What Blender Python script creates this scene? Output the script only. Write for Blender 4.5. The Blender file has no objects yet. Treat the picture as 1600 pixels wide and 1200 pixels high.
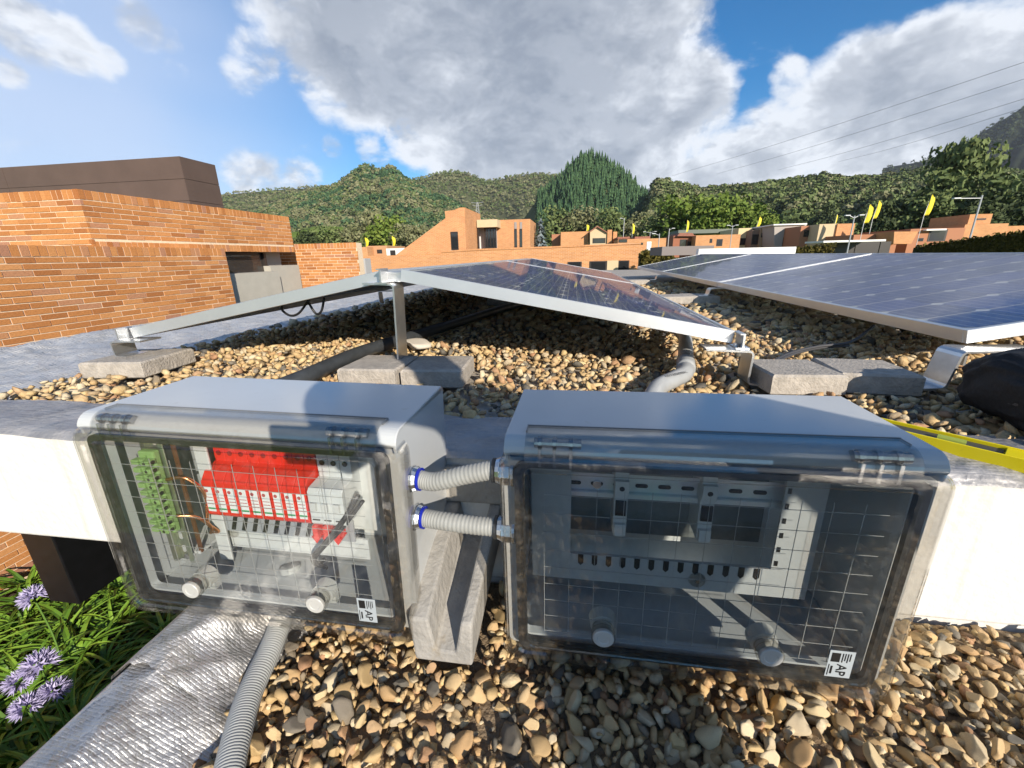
import bpy, bmesh, math, random
import numpy as np
from mathutils import Vector, Matrix
random.seed(7)
rng = np.random.default_rng(7)
R_ = math.radians
D = bpy.data
scene = bpy.context.scene
col = scene.collection

# ------------------------------------------------------------------ camera
F_PX = 644.0
PITCH, YAW, ROLL = R_(17.26), R_(8.65), R_(-1.22)
Wv = Vector((-math.sin(YAW) * math.cos(PITCH), math.cos(YAW) * math.cos(PITCH), -math.sin(PITCH)))
R0 = Vector((math.cos(YAW), math.sin(YAW), 0))
U0 = R0.cross(Wv)
Rv = R0 * math.cos(ROLL) + U0 * math.sin(ROLL)
Uv = -R0 * math.sin(ROLL) + U0 * math.cos(ROLL)
cam_d = D.cameras.new('camera')
cam_d.sensor_width = 36
cam_d.lens = F_PX / 1600 * 36
cam_d.clip_start = 0.02
cam_d.clip_end = 9000
cam = D.objects.new('camera', cam_d)
cam.matrix_world = Matrix((Rv, Uv, -Wv)).transposed().to_4x4()
col.objects.link(cam)
scene.camera = cam


def ray(x, y):
    return Rv * ((x - 800) / F_PX) - Uv * ((y - 600) / F_PX) + Wv


def PY(x, y, Y):                       # point of the place seen at photo pixel (x, y), Y metres away
    d = ray(x, y)
    return d * (Y / d.y)


def PZ(x, y, z):
    d = ray(x, y)
    return d * (z / d.z)


def PX(x, y, X):
    d = ray(x, y)
    return d * (X / d.x)


# ------------------------------------------------------------------ light and sky
SUN_EL, SUN_AZ = R_(22.3), R_(34)        # sun behind the viewer, a little to the right
SUN = Vector((math.sin(SUN_AZ) * math.cos(SUN_EL), -math.cos(SUN_AZ) * math.cos(SUN_EL), math.sin(SUN_EL)))
sd = D.lights.new('sun', 'SUN')
sd.energy = 4.9
sd.angle = R_(0.5)
sd.color = (1.0, 0.90, 0.76)
so = D.objects.new('sun', sd)
so.rotation_euler = SUN.to_track_quat('Z', 'Y').to_euler()
so.location = (3, -8, 6)
col.objects.link(so)
scene.view_settings.view_transform = 'Standard'
scene.view_settings.look = 'None'
scene.view_settings.gamma = 1
scene.view_settings.use_curve_mapping = False
scene.view_settings.exposure = 0.45
scene.cycles.transparent_max_bounces = 16
scene.cycles.max_bounces = 5
scene.cycles.diffuse_bounces = 2
scene.cycles.glossy_bounces = 3
scene.cycles.transmission_bounces = 2
scene.cycles.volume_bounces = 0
scene.cycles.caustics_reflective = False
scene.cycles.caustics_refractive = False
scene.cycles.sample_clamp_indirect = 4

SKY_STRENGTH = 0.10


def build_world():
    w = D.worlds.new('World')
    scene.world = w
    w.use_nodes = True
    w.cycles.sampling_method = 'NONE'
    nt = w.node_tree
    nt.nodes.clear()
    N, L = nt.nodes.new, nt.links.new

    def math_(op, a, b=None, c=None, clamp=False):
        n = N('ShaderNodeMath')
        n.operation = op
        n.use_clamp = clamp
        for i, v in enumerate((a, b, c)):
            if v is None:
                continue
            if isinstance(v, (int, float)):
                n.inputs[i].default_value = v
            else:
                L(v, n.inputs[i])
        return n.outputs[0]

    def smooth(v, a, b, lo=0.0, hi=1.0):
        n = N('ShaderNodeMapRange')
        n.interpolation_type = 'SMOOTHSTEP'
        L(v, n.inputs[0])
        n.inputs[1].default_value, n.inputs[2].default_value = a, b
        n.inputs[3].default_value, n.inputs[4].default_value = lo, hi
        return n.outputs[0]
    sky = N('ShaderNodeTexSky')
    sky.sky_type = 'NISHITA'
    sky.sun_disc = False
    sky.sun_elevation = SUN_EL
    sky.sun_rotation = math.pi - SUN_AZ
    sky.altitude = 2600
    sky.air_density = 1.15
    sky.dust_density = 0.6
    sky.ozone_density = 2.2
    tc = N('ShaderNodeTexCoord')
    d = tc.outputs['Generated']
    # cloud banks: soft round masses at directions of the sky, broken up by noise
    blobs = [  # x, y, radius px, weight
        (480, 10, 130, .8), (600, 30, 190, 1.0), (760, 40, 220, 1.0), (900, 60, 210, 1.0), (990, 60, 80, .8), (820, 150, 170, 1.0), (950, 150, 150, 1.0),
        (1050, 160, 95, .9), (700, 130, 130, .9), (650, 195, 75, .8), (760, 235, 110, .9), (900, 235, 130, .9), (1000, 240, 110, .8),
        (1110, 175, 45, .75), (1130, 150, 30, .5), (400, 85, 60, .55), (380, 120, 50, .55), (520, 110, 90, .7),
        (1340, 120, 75, .85), (1420, 125, 90, .9), (1500, 140, 110, .95), (1620, 140, 150, 1.0), (1290, 190, 90, .85), (1400, 210, 120, .95),
        (1550, 200, 140, 1.0), (1200, 235, 80, .8), (1110, 255, 75, .75), (1010, 275, 60, .6), (1232, 126, 34, .6), (1760, 120, 190, .9),
        (40, 45, 90, .55), (110, 70, 70, .55), (10, 115, 45, .5), (165, 95, 45, .52), (220, 40, 60, .5), (262, 62, 40, .42), (275, 112, 34, .42),
        (400, 275, 60, .55), (470, 290, 50, .5), (585, 236, 38, .48), (520, 230, 24, .38), (760, 278, 60, .6), (860, 270, 50, .6), (-120, 80, 120, .6)]
    acc = None
    for x, y, r, wgt in blobs:
        c = ray(x, y).normalized()
        e = ray(x + r * .7, y + r * .7).normalized()
        ca = c.dot(e)
        dp = N('ShaderNodeVectorMath')
        dp.operation = 'DOT_PRODUCT'
        L(d, dp.inputs[0])
        dp.inputs[1].default_value = c
        b = smooth(dp.outputs['Value'], 1 - (1 - ca) * 1.5, 1 - (1 - ca) * .15, 0, wgt)
        acc = b if acc is None else math_('SMOOTH_MAX', acc, b, .12)

    def noise(scale, detail, rough, dist=0.0, loc=(0, 0, 0), stretch=(1, 1, 1.6)):
        mp = N('ShaderNodeMapping')
        mp.inputs['Location'].default_value = loc
        mp.inputs['Scale'].default_value = stretch
        L(d, mp.inputs[0])
        n = N('ShaderNodeTexNoise')
        n.inputs['Scale'].default_value = scale
        n.inputs['Detail'].default_value = detail
        n.inputs['Roughness'].default_value = rough
        n.inputs['Distortion'].default_value = dist
        L(mp.outputs[0], n.inputs['Vector'])
        return n.outputs[0]
    n1 = noise(6.5, 7, .62, .25)
    n2 = noise(2.2, 2, .5, .2, (3.1, 1.7, .4))
    n3 = noise(13, 4, .62, .4, (1.3, 5.1, 2.2))
    # the same kind of broken cloud goes on over the rest of the sky
    sep = N('ShaderNodeSeparateXYZ')
    L(d, sep.inputs[0])
    away = smooth(sep.outputs['Y'], .35, -.1, 0, 1)
    gen = math_('MULTIPLY', smooth(n2, .42, .68, 0, .85), away)
    field = math_('MAXIMUM', acc, gen)
    f = math_('ADD', field, math_('MULTIPLY', math_('SUBTRACT', n1, .5), 1.5))
    f = math_('ADD', f, math_('MULTIPLY', math_('SUBTRACT', n3, .5), .5))
    f = math_('SUBTRACT', f, math_('MULTIPLY', math_('LESS_THAN', field, .02), .6))
    dens = smooth(f, .20, .68)
    thick = smooth(f, .50, 1.12)
    n1b = noise(6.5, 4, .62, .25, tuple(SUN * .045 + Vector((.03, 0, .05))))
    bil = math_('ADD', .5, math_('MULTIPLY', math_('SUBTRACT', n1, n1b), 3.2))
    puff = smooth(bil, .1, .9)
    lit = math_('SUBTRACT', 1.0, math_('MULTIPLY', thick, .70))
    lit = math_('MULTIPLY', lit, math_('ADD', .58, math_('MULTIPLY', puff, .80)))
    lit = math_('MULTIPLY', lit, smooth(n2, .3, .7, 1.15, .72))
    side = N('ShaderNodeVectorMath')
    side.operation = 'DOT_PRODUCT'
    L(d, side.inputs[0])
    side.inputs[1].default_value = (.80, .10, -.58)
    lit = math_('MULTIPLY', lit, smooth(side.outputs['Value'], -.45, .35, .82, 1.22))
    cc = N('ShaderNodeMix')
    cc.data_type = 'RGBA'
    L(lit, cc.inputs[0])
    cc.inputs[6].default_value = (1.5, 1.85, 2.5, 1)
    cc.inputs[7].default_value = (7.0, 7.3, 7.8, 1)
    # a thin veil of haze low over the land
    veil = smooth(sep.outputs['Z'], .28, .02, 0, .28)
    cir = N('ShaderNodeVectorMath')
    cir.operation = 'DOT_PRODUCT'
    L(d, cir.inputs[0])
    cir.inputs[1].default_value = ray(20, 330).normalized()
    veil = math_('MAXIMUM', veil, math_('MULTIPLY', smooth(cir.outputs['Value'], .80, .995, 0, .82), smooth(n2, .25, .6, .65, 1.0)))
    sk2 = N('ShaderNodeMix')
    sk2.data_type = 'RGBA'
    L(veil, sk2.inputs[0])
    hs = N('ShaderNodeHueSaturation')
    hs.inputs['Saturation'].default_value = 1.5
    hs.inputs['Value'].default_value = 1.1
    L(sky.outputs[0], hs.inputs['Color'])
    L(hs.outputs[0], sk2.inputs[6])
    sk2.inputs[7].default_value = (5.0, 5.8, 7.4, 1)
    mx = N('ShaderNodeMix')
    mx.data_type = 'RGBA'
    L(math_('MULTIPLY', dens, .96), mx.inputs[0])
    L(sk2.outputs[2], mx.inputs[6])
    L(cc.outputs[2], mx.inputs[7])
    bg = N('ShaderNodeBackground')
    bg.inputs['Strength'].default_value = SKY_STRENGTH
    L(mx.outputs[2], bg.inputs['Color'])
    out = N('ShaderNodeOutputWorld')
    L(bg.outputs[0], out.inputs[0])


build_world()

# ------------------------------------------------------------------ materials
MATS = {}


def M(name, base=(.5, .5, .5), rough=.6, metal=0.0, var=0.0, vscale=8.0, base2=None, bump=0.0, bscale=40.0,
      rnd=None, ramp=None, coat=0.0, spec=.5, detail=5.0, stain=None, coords='Object'):
    """procedural material: base colour varied by noise, fine bump, optional per-piece colour from a ramp"""
    if name in MATS:
        return MATS[name]
    m = D.materials.new(name)
    m.use_nodes = True
    nt = m.node_tree
    N, L = nt.nodes.new, nt.links.new
    p = nt.nodes['Principled BSDF']
    p.inputs['Roughness'].default_value = rough
    p.inputs['Metallic'].default_value = metal
    p.inputs['Coat Weight'].default_value = coat
    p.inputs['Coat Roughness'].default_value = .04
    p.inputs['Specular IOR Level'].default_value = spec
    tc = N('ShaderNodeTexCoord')
    vec = tc.outputs[coords]
    colour = None
    if ramp:
        r = N('ShaderNodeValToRGB')
        cr = r.color_ramp
        while len(cr.elements) < len(ramp):
            cr.elements.new(.5)
        for i, (pos, c) in enumerate(ramp):
            cr.elements[i].position = pos
            cr.elements[i].color = (*c, 1)
        if rnd == 'object':
            oi = N('ShaderNodeObjectInfo')
            src = oi.outputs['Random']
        else:
            at = N('ShaderNodeAttribute')
            at.attribute_name = 'rnd'
            src = at.outputs['Fac']
        L(src, r.inputs[0])
        colour = r.outputs[0]
    if var or base2:
        n = N('ShaderNodeTexNoise')
        n.inputs['Scale'].default_value = vscale
        n.inputs['Detail'].default_value = detail
        n.inputs['Roughness'].default_value = .62
        L(vec, n.inputs['Vector'])
        mr = N('ShaderNodeMapRange')
        L(n.outputs[0], mr.inputs[0])
        mr.inputs[1].default_value, mr.inputs[2].default_value = .3, .7
        mx = N('ShaderNodeMix')
        mx.data_type = 'RGBA'
        if base2:
            L(mr.outputs[0], mx.inputs[0])
            if colour is None:
                mx.inputs[6].default_value = (*base, 1)
            else:
                L(colour, mx.inputs[6])
            mx.inputs[7].default_value = (*base2, 1)
        else:
            mx.blend_type = 'MULTIPLY'
            mx.inputs[0].default_value = 1
            mr.inputs[3].default_value, mr.inputs[4].default_value = 1 - var, 1 + var * .6
            if colour is None:
                mx.inputs[6].default_value = (*base, 1)
            else:
                L(colour, mx.inputs[6])
            L(mr.outputs[0], mx.inputs[7])
        colour = mx.outputs[2]
    if stain:                                   # dirt with a shape of its own
        n = N('ShaderNodeTexNoise')
        n.inputs['Scale'].default_value = stain[1]
        n.inputs['Detail'].default_value = 8
        n.inputs['Roughness'].default_value = .7
        mp = N('ShaderNodeMapping')
        mp.inputs['Scale'].default_value = stain[3] if len(stain) > 3 else (1, 1, 1)
        L(vec, mp.inputs[0])
        L(mp.outputs[0], n.inputs['Vector'])
        mr = N('ShaderNodeMapRange')
        L(n.outputs[0], mr.inputs[0])
        mr.inputs[1].default_value, mr.inputs[2].default_value = stain[2]
        mx = N('ShaderNodeMix')
        mx.data_type = 'RGBA'
        L(mr.outputs[0], mx.inputs[0])
        if colour is None:
            mx.inputs[6].default_value = (*base, 1)
        else:
            L(colour, mx.inputs[6])
        mx.inputs[7].default_value = (*stain[0], 1)
        colour = mx.outputs[2]
    if colour is None:
        p.inputs['Base Color'].default_value = (*base, 1)
    else:
        L(colour, p.inputs['Base Color'])
    if bump:
        n = N('ShaderNodeTexNoise')
        n.inputs['Scale'].default_value = bscale
        n.inputs['Detail'].default_value = 6
        L(vec, n.inputs['Vector'])
        b = N('ShaderNodeBump')
        b.inputs['Strength'].default_value = bump
        b.inputs['Distance'].default_value = .01
        L(n.outputs[0], b.inputs['Height'])
        L(b.outputs[0], p.inputs['Normal'])
    MATS[name] = m
    return m


def clear(name, tint=.93, rough=.02, edge=.9, tintc=(1, 1, 1), refl=1.0, dust=.045):
    """clear sheet of plastic or glass: see-through, mirror-like at grazing angles"""
    if name in MATS:
        return MATS[name]
    m = D.materials.new(name)
    m.use_nodes = True
    nt = m.node_tree
    nt.nodes.clear()
    N, L = nt.nodes.new, nt.links.new
    lw = N('ShaderNodeLayerWeight')
    lw.inputs[0].default_value = .5
    pw = N('ShaderNodeMath')
    pw.operation = 'POWER'
    L(lw.outputs['Facing'], pw.inputs[0])
    pw.inputs[1].default_value = 4.2
    ma = N('ShaderNodeMath')
    ma.operation = 'MULTIPLY_ADD'
    L(pw.outputs[0], ma.inputs[0])
    ma.inputs[1].default_value = edge
    ma.inputs[2].default_value = .045 * refl
    tr = N('ShaderNodeBsdfTransparent')
    tr.inputs[0].default_value = (tint * tintc[0], tint * tintc[1], tint * tintc[2], 1)
    gl = N('ShaderNodeBsdfGlossy')
    gl.inputs['Roughness'].default_value = rough
    mx = N('ShaderNodeMixShader')
    L(ma.outputs[0], mx.inputs[0])
    L(tr.outputs[0], mx.inputs[1])
    L(gl.outputs[0], mx.inputs[2])
    tc = N('ShaderNodeTexCoord')
    nz_ = N('ShaderNodeTexNoise')
    nz_.inputs['Scale'].default_value = 60
    nz_.inputs['Detail'].default_value = 2
    nz_.inputs['Roughness'].default_value = .72
    L(tc.outputs['Object'], nz_.inputs['Vector'])
    mr = N('ShaderNodeMapRange')
    L(nz_.outputs[0], mr.inputs[0])
    mr.inputs[1].default_value, mr.inputs[2].default_value = .48, .80
    mr.inputs[3].default_value, mr.inputs[4].default_value = .006, dust
    df = N('ShaderNodeBsdfDiffuse')
    df.inputs[0].default_value = (.55, .52, .47, 1)
    m2 = N('ShaderNodeMixShader')
    L(mr.outputs[0], m2.inputs[0])
    L(mx.outputs[0], m2.inputs[1])
    L(df.outputs[0], m2.inputs[2])
    o = N('ShaderNodeOutputMaterial')
    L(m2.outputs[0], o.inputs[0])
    MATS[name] = m
    return m


STONE = [(0.0, (0.114, 0.104, 0.086)), (.08, (0.229, 0.198, 0.155)), (.14, (0.478, 0.327, 0.163)), (.3, (0.603, 0.436, 0.215)), (.45, (0.468, 0.297, 0.146)), (.58, (0.645, 0.485, 0.267)),
         (.7, (0.395, 0.218, 0.120)), (.8, (0.666, 0.525, 0.292)), (.9, (0.499, 0.406, 0.275)), (1.0, (0.686, 0.574, 0.387))]
BRICK = [(0, (.38, .145, .05)), (.25, (.50, .21, .072)), (.6, (.57, .25, .088)), (.85, (.61, .29, .115)), (1, (.43, .21, .13))]
pebble_o = M('pebble_single', ramp=STONE, rnd='object', rough=.72, var=.32, vscale=60, bump=.35, bscale=160, spec=.3)
pebble_a = M('pebble_mass', ramp=STONE, rnd='attr', rough=.72, var=.32, vscale=60, bump=.35, bscale=160, spec=.3)
brick_o = M('brick_single', ramp=BRICK, rnd='object', rough=.85, var=.28, vscale=9, bump=.25, bscale=90, spec=.2, coords='Generated')
brick_a = M('brick_mass', ramp=BRICK, rnd='attr', rough=.85, var=.22, vscale=9, bump=.25, bscale=60, spec=.2)
mortar = M('mortar', (.76, .60, .43), .95, var=.15, vscale=30, spec=.1)
plastic = M('grey_plastic', (.50, .52, .53), .13, var=.05, vscale=3, spec=.5, stain=((.40, .40, .38), 30, (.62, .8)))
plastic_in = M('grey_plastic_inner', (.62, .63, .62), .35)
rubber = M('rubber', (.025, .027, .03), .5)
white_plastic = M('white_plastic', (.46, .46, .44), .35)
grey_part = M('grey_part', (.58, .59, .58), .4)
red = M('red_plastic', (.72, .03, .018), .3)
green = M('green_plastic', (.24, .38, .13), .4)
black = M('black_part', (.012, .012, .013), .45)
zinc = M('zinc_passivated', (.62, .58, .42), .28, metal=.85, base2=(.50, .62, .50), vscale=14)
zinc2 = M('zinc_rainbow', (.80, .72, .80), .3, metal=.35, base2=(.66, .82, .74), vscale=9)
copper = M('copper', (.72, .30, .14), .3, metal=1)
screw_m = M('screw_metal', (.65, .65, .66), .25, metal=1)
fitting = M('fitting_metal', (.62, .65, .68), .22, metal=.95, var=.12, vscale=40)
blue = M('blue_plastic', (.008, .02, .35), .3)
conduit_m = M('conduit_grey', (.32, .325, .31), .5, var=.12, vscale=30, bump=.05, bscale=90)
corr_m = M('corrugated_grey', (.40, .41, .40), .32, var=.06, vscale=20)
alu = M('aluminium', (.66, .67, .68), .32, metal=.9, var=.12, vscale=20, bump=.04, bscale=60)
frame_m = M('panel_frame_alu', (.78, .79, .80), .40, metal=.8, var=.04, vscale=10)
white_wall = M('white_paint', (.70, .69, .66), .75, var=.06, vscale=6, bump=.30, bscale=55, stain=((.44, .42, .38), 6, (.53, .85), (3.0, 3.0, .30)))
concrete = M('paver_concrete', (.42, .38, .33), .9, var=.25, vscale=28, bump=.5, bscale=120, stain=((.26, .24, .21), 9, (.52, .78)))
spout_c = M('spout_concrete', (.34, .325, .30), .85, var=.18, vscale=18, bump=.4, bscale=80, stain=((.25, .19, .11), 12, (.56, .8)))
dark_pipe = M('dark_pipe', (.045, .05, .055), .4, var=.3, vscale=30)
pvc = M('grey_pvc', (.34, .35, .35), .4, var=.1, vscale=20)
black_steel = M('black_steel', (.006, .006, .008), .35, var=.4, vscale=30, stain=((.10, .10, .11), 45, (.70, .80)))
brown_clad = M('brown_cladding', (.105, .070, .056), .62, var=.14, vscale=1.5)
grey_render = M('grey_render', (.42, .40, .35), .85, var=.08, vscale=4)
dark_frame = M('dark_frame', (.03, .024, .022), .4)
beige = M('beige_render', (.58, .46, .29), .9, var=.06, vscale=2)
far_grey = M('far_grey_render', (.30, .28, .27), .9, var=.06, vscale=2)
white_trim = M('white_trim', (.78, .78, .76), .6)
roof_tile = M('roof_tile', (.30, .13, .09), .9, var=.3, vscale=6)
yellow = M('yellow_cloth', (.75, .62, .03), .7)
yellow_al = M('yellow_paint', (.80, .66, .01), .3, stain=((.45, .36, .04), 60, (.66, .8)))
lamp_metal = M('lamp_metal', (.45, .46, .47), .45, metal=.5)
wire_m = M('wire', (.05, .05, .055), .6)
line_m = M('power_line_metal', (.22, .23, .25), .5)
soil = M('garden_soil', (.055, .035, .02), 1, var=.5, vscale=12, bump=.6, bscale=30)
leaf_m = M('strap_leaf', ramp=[(0, (.055, .12, .012)), (.5, (.11, .22, .02)), (1, (.19, .32, .035))], rnd='attr', rough=.45, spec=.4)
petal = M('purple_petal', ramp=[(0, (.34, .30, .52)), (1, (.56, .52, .74))], rnd='attr', rough=.6)
grass_m = M('meadow', (.10, .17, .025), 1, base2=(.16, .20, .04), vscale=.05)
foliage = {}
for nm, c0, c1 in (('forest', (.078, .115, .038), (.165, .20, .07)), ('pine', (.026, .066, .030), (.085, .155, .062)), ('light', (.085, .14, .022), (.19, .24, .045)),
                   ('dark', (.028, .044, .018), (.070, .092, .032)), ('olive', (.125, .138, .06), (.24, .235, .125)), ('blue', (.13, .17, .18), (.27, .32, .34)),
                   ('hedge', (.05, .05, .012), (.16, .13, .03))):
    foliage[nm] = M('foliage_' + nm, ramp=[(0, c0), (1, c1)], rnd='attr', rough=.7, spec=.2)
bark = M('bark', (.14, .11, .085), .95, var=.3, vscale=6)
clear_lid = clear('clear_polycarbonate', .93, .025, .9, (1, .99, .97), 1.7)
hinge_clear = clear('hinge_polycarbonate', .80, .10, .9, (1, 1, 1), 4.0)
clear_pane = clear('smoked_pane', .93, .015, .9, (.985, 1, 1), .75)
clear_glass = clear('glass', .96, .01, .95)
window_glass = M('window_glass', (.02, .022, .025), .05, spec=.8)
panel_glass = clear('panel_glass', .97, .03, .26, (1, 1, 1), .55)


def solar_cell_material():
    m = M('solar_cell', (.006, .011, .045), .3, spec=.4)
    nt = m.node_tree
    N, L = nt.nodes.new, nt.links.new
    p = nt.nodes['Principled BSDF']
    tc = N('ShaderNodeTexCoord')
    sx = N('ShaderNodeSeparateXYZ')
    L(tc.outputs['Generated'], sx.inputs[0])
    a = N('ShaderNodeMath'); a.operation = 'MULTIPLY'; a.inputs[1].default_value = 5.0
    L(sx.outputs['X'], a.inputs[0])
    f = N('ShaderNodeMath'); f.operation = 'FRACT'
    L(a.outputs[0], f.inputs[0])
    c = N('ShaderNodeMath'); c.operation = 'COMPARE'; c.inputs[1].default_value = .5; c.inputs[2].default_value = .032
    L(f.outputs[0], c.inputs[0])
    oi = N('ShaderNodeObjectInfo')
    mr = N('ShaderNodeMapRange')
    L(oi.outputs['Random'], mr.inputs[0]); mr.inputs[3].default_value = .8; mr.inputs[4].default_value = 1.25
    mul = N('ShaderNodeMix'); mul.data_type = 'RGBA'; mul.blend_type = 'MULTIPLY'; mul.inputs[0].default_value = 1
    mul.inputs[6].default_value = (.008, .030, .18, 1)
    L(mr.outputs[0], mul.inputs[7])
    mx = N('ShaderNodeMix'); mx.data_type = 'RGBA'
    L(c.outputs[0], mx.inputs[0])
    L(mul.outputs[2], mx.inputs[6])
    mx.inputs[7].default_value = (.36, .38, .42, 1)
    L(mx.outputs[2], p.inputs['Base Color'])
    return m


cell_m = solar_cell_material()
backsheet = M('panel_backsheet', (.62, .63, .64), .5)


def foil_material(name, base, dents, sc, rough=.26, metal=.92):
    m = M(name, base, rough, metal=metal, var=.18, vscale=12, stain=((.30, .27, .23), 7, (.60, .85)))
    nt = m.node_tree
    N, L = nt.nodes.new, nt.links.new
    p = nt.nodes['Principled BSDF']
    tc = N('ShaderNodeTexCoord')
    br = N('ShaderNodeTexBrick')
    br.inputs['Scale'].default_value = sc
    br.inputs['Mortar Size'].default_value = .09
    br.inputs['Mortar Smooth'].default_value = .8
    br.inputs['Color1'].default_value = (1, 1, 1, 1)
    br.inputs['Color2'].default_value = (.8, .8, .8, 1)
    br.inputs['Mortar'].default_value = (0, 0, 0, 1)
    br.inputs['Brick Width'].default_value = .55
    br.inputs['Row Height'].default_value = .30
    L(tc.outputs['Object'], br.inputs['Vector'])
    n = N('ShaderNodeTexNoise')
    n.inputs['Scale'].default_value = 34
    n.inputs['Detail'].default_value = 7
    L(tc.outputs['Object'], n.inputs['Vector'])
    n2 = N('ShaderNodeTexNoise')
    n2.inputs['Scale'].default_value = 9
    n2.inputs['Detail'].default_value = 4
    L(tc.outputs['Object'], n2.inputs['Vector'])
    b1 = N('ShaderNodeBump'); b1.inputs['Strength'].default_value = dents; b1.inputs['Distance'].default_value = .004
    mo = N('ShaderNodeMix'); mo.data_type = 'RGBA'; mo.blend_type = 'MULTIPLY'; mo.inputs[0].default_value = 1
    L(br.outputs['Color'], mo.inputs[6]); L(n2.outputs[0], mo.inputs[7])
    L(mo.outputs[2], b1.inputs['Height'])
    b2 = N('ShaderNodeBump'); b2.inputs['Strength'].default_value = .55; b2.inputs['Distance'].default_value = .012
    L(n.outputs[0], b2.inputs['Height']); L(b1.outputs[0], b2.inputs['Normal'])
    b3 = N('ShaderNodeBump'); b3.inputs['Strength'].default_value = .5; b3.inputs['Distance'].default_value = .04
    L(n2.outputs[0], b3.inputs['Height']); L(b2.outputs[0], b3.inputs['Normal'])
    L(b3.outputs[0], p.inputs['Normal'])
    mr = N('ShaderNodeMapRange')
    L(n2.outputs[0], mr.inputs[0])
    mr.inputs[1].default_value, mr.inputs[2].default_value = .3, .7
    mr.inputs[3].default_value, mr.inputs[4].default_value = rough - .08, rough + .22
    L(mr.outputs[0], p.inputs['Roughness'])
    return m


foil = foil_material('aluminium_foil_membrane', (.60, .59, .58), .34, 60, .44, .80)
foil_up = foil_material('aluminium_foil_upstand', (.70, .68, .65), .6, 30, .42, .55)
coping_m = foil_material('weathered_coping_membrane', (.42, .41, .41), .25, 25, .5, .45)


def brick_texture(name, w=.25, h=.07, c1=(.60, .285, .115), c2=(.50, .22, .085)):
    """brickwork too far away to tell the bricks apart"""
    m = M(name, c1, .9, spec=.2)
    nt = m.node_tree
    N, L = nt.nodes.new, nt.links.new
    p = nt.nodes['Principled BSDF']
    tc = N('ShaderNodeTexCoord')
    s = N('ShaderNodeSeparateXYZ')
    L(tc.outputs['Object'], s.inputs[0])
    ad = N('ShaderNodeMath'); ad.operation = 'ADD'
    L(s.outputs['X'], ad.inputs[0]); L(s.outputs['Y'], ad.inputs[1])
    cb = N('ShaderNodeCombineXYZ')
    L(ad.outputs[0], cb.inputs[0]); L(s.outputs['Z'], cb.inputs[1])
    br = N('ShaderNodeTexBrick')
    br.inputs['Scale'].default_value = 1
    br.inputs['Brick Width'].default_value = w
    br.inputs['Row Height'].default_value = h
    br.inputs['Mortar Size'].default_value = .007
    br.inputs['Color1'].default_value = (*c1, 1)
    br.inputs['Color2'].default_value = (*c2, 1)
    br.inputs['Mortar'].default_value = (.58, .40, .27, 1)
    L(cb.outputs[0], br.inputs['Vector'])
    n = N('ShaderNodeTexNoise'); n.inputs['Scale'].default_value = .7; n.inputs['Detail'].default_value = 6
    L(tc.outputs['Object'], n.inputs['Vector'])
    mr = N('ShaderNodeMapRange'); L(n.outputs[0], mr.inputs[0]); mr.inputs[3].default_value = .75; mr.inputs[4].default_value = 1.2
    mx = N('ShaderNodeMix'); mx.data_type = 'RGBA'; mx.blend_type = 'MULTIPLY'; mx.inputs[0].default_value = 1
    L(br.outputs[0], mx.inputs[6]); L(mr.outputs[0], mx.inputs[7])
    L(mx.outputs[2], p.inputs['Base Color'])
    return m


far_brick = brick_texture('far_brickwork')

# ------------------------------------------------------------------ mesh helpers


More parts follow.
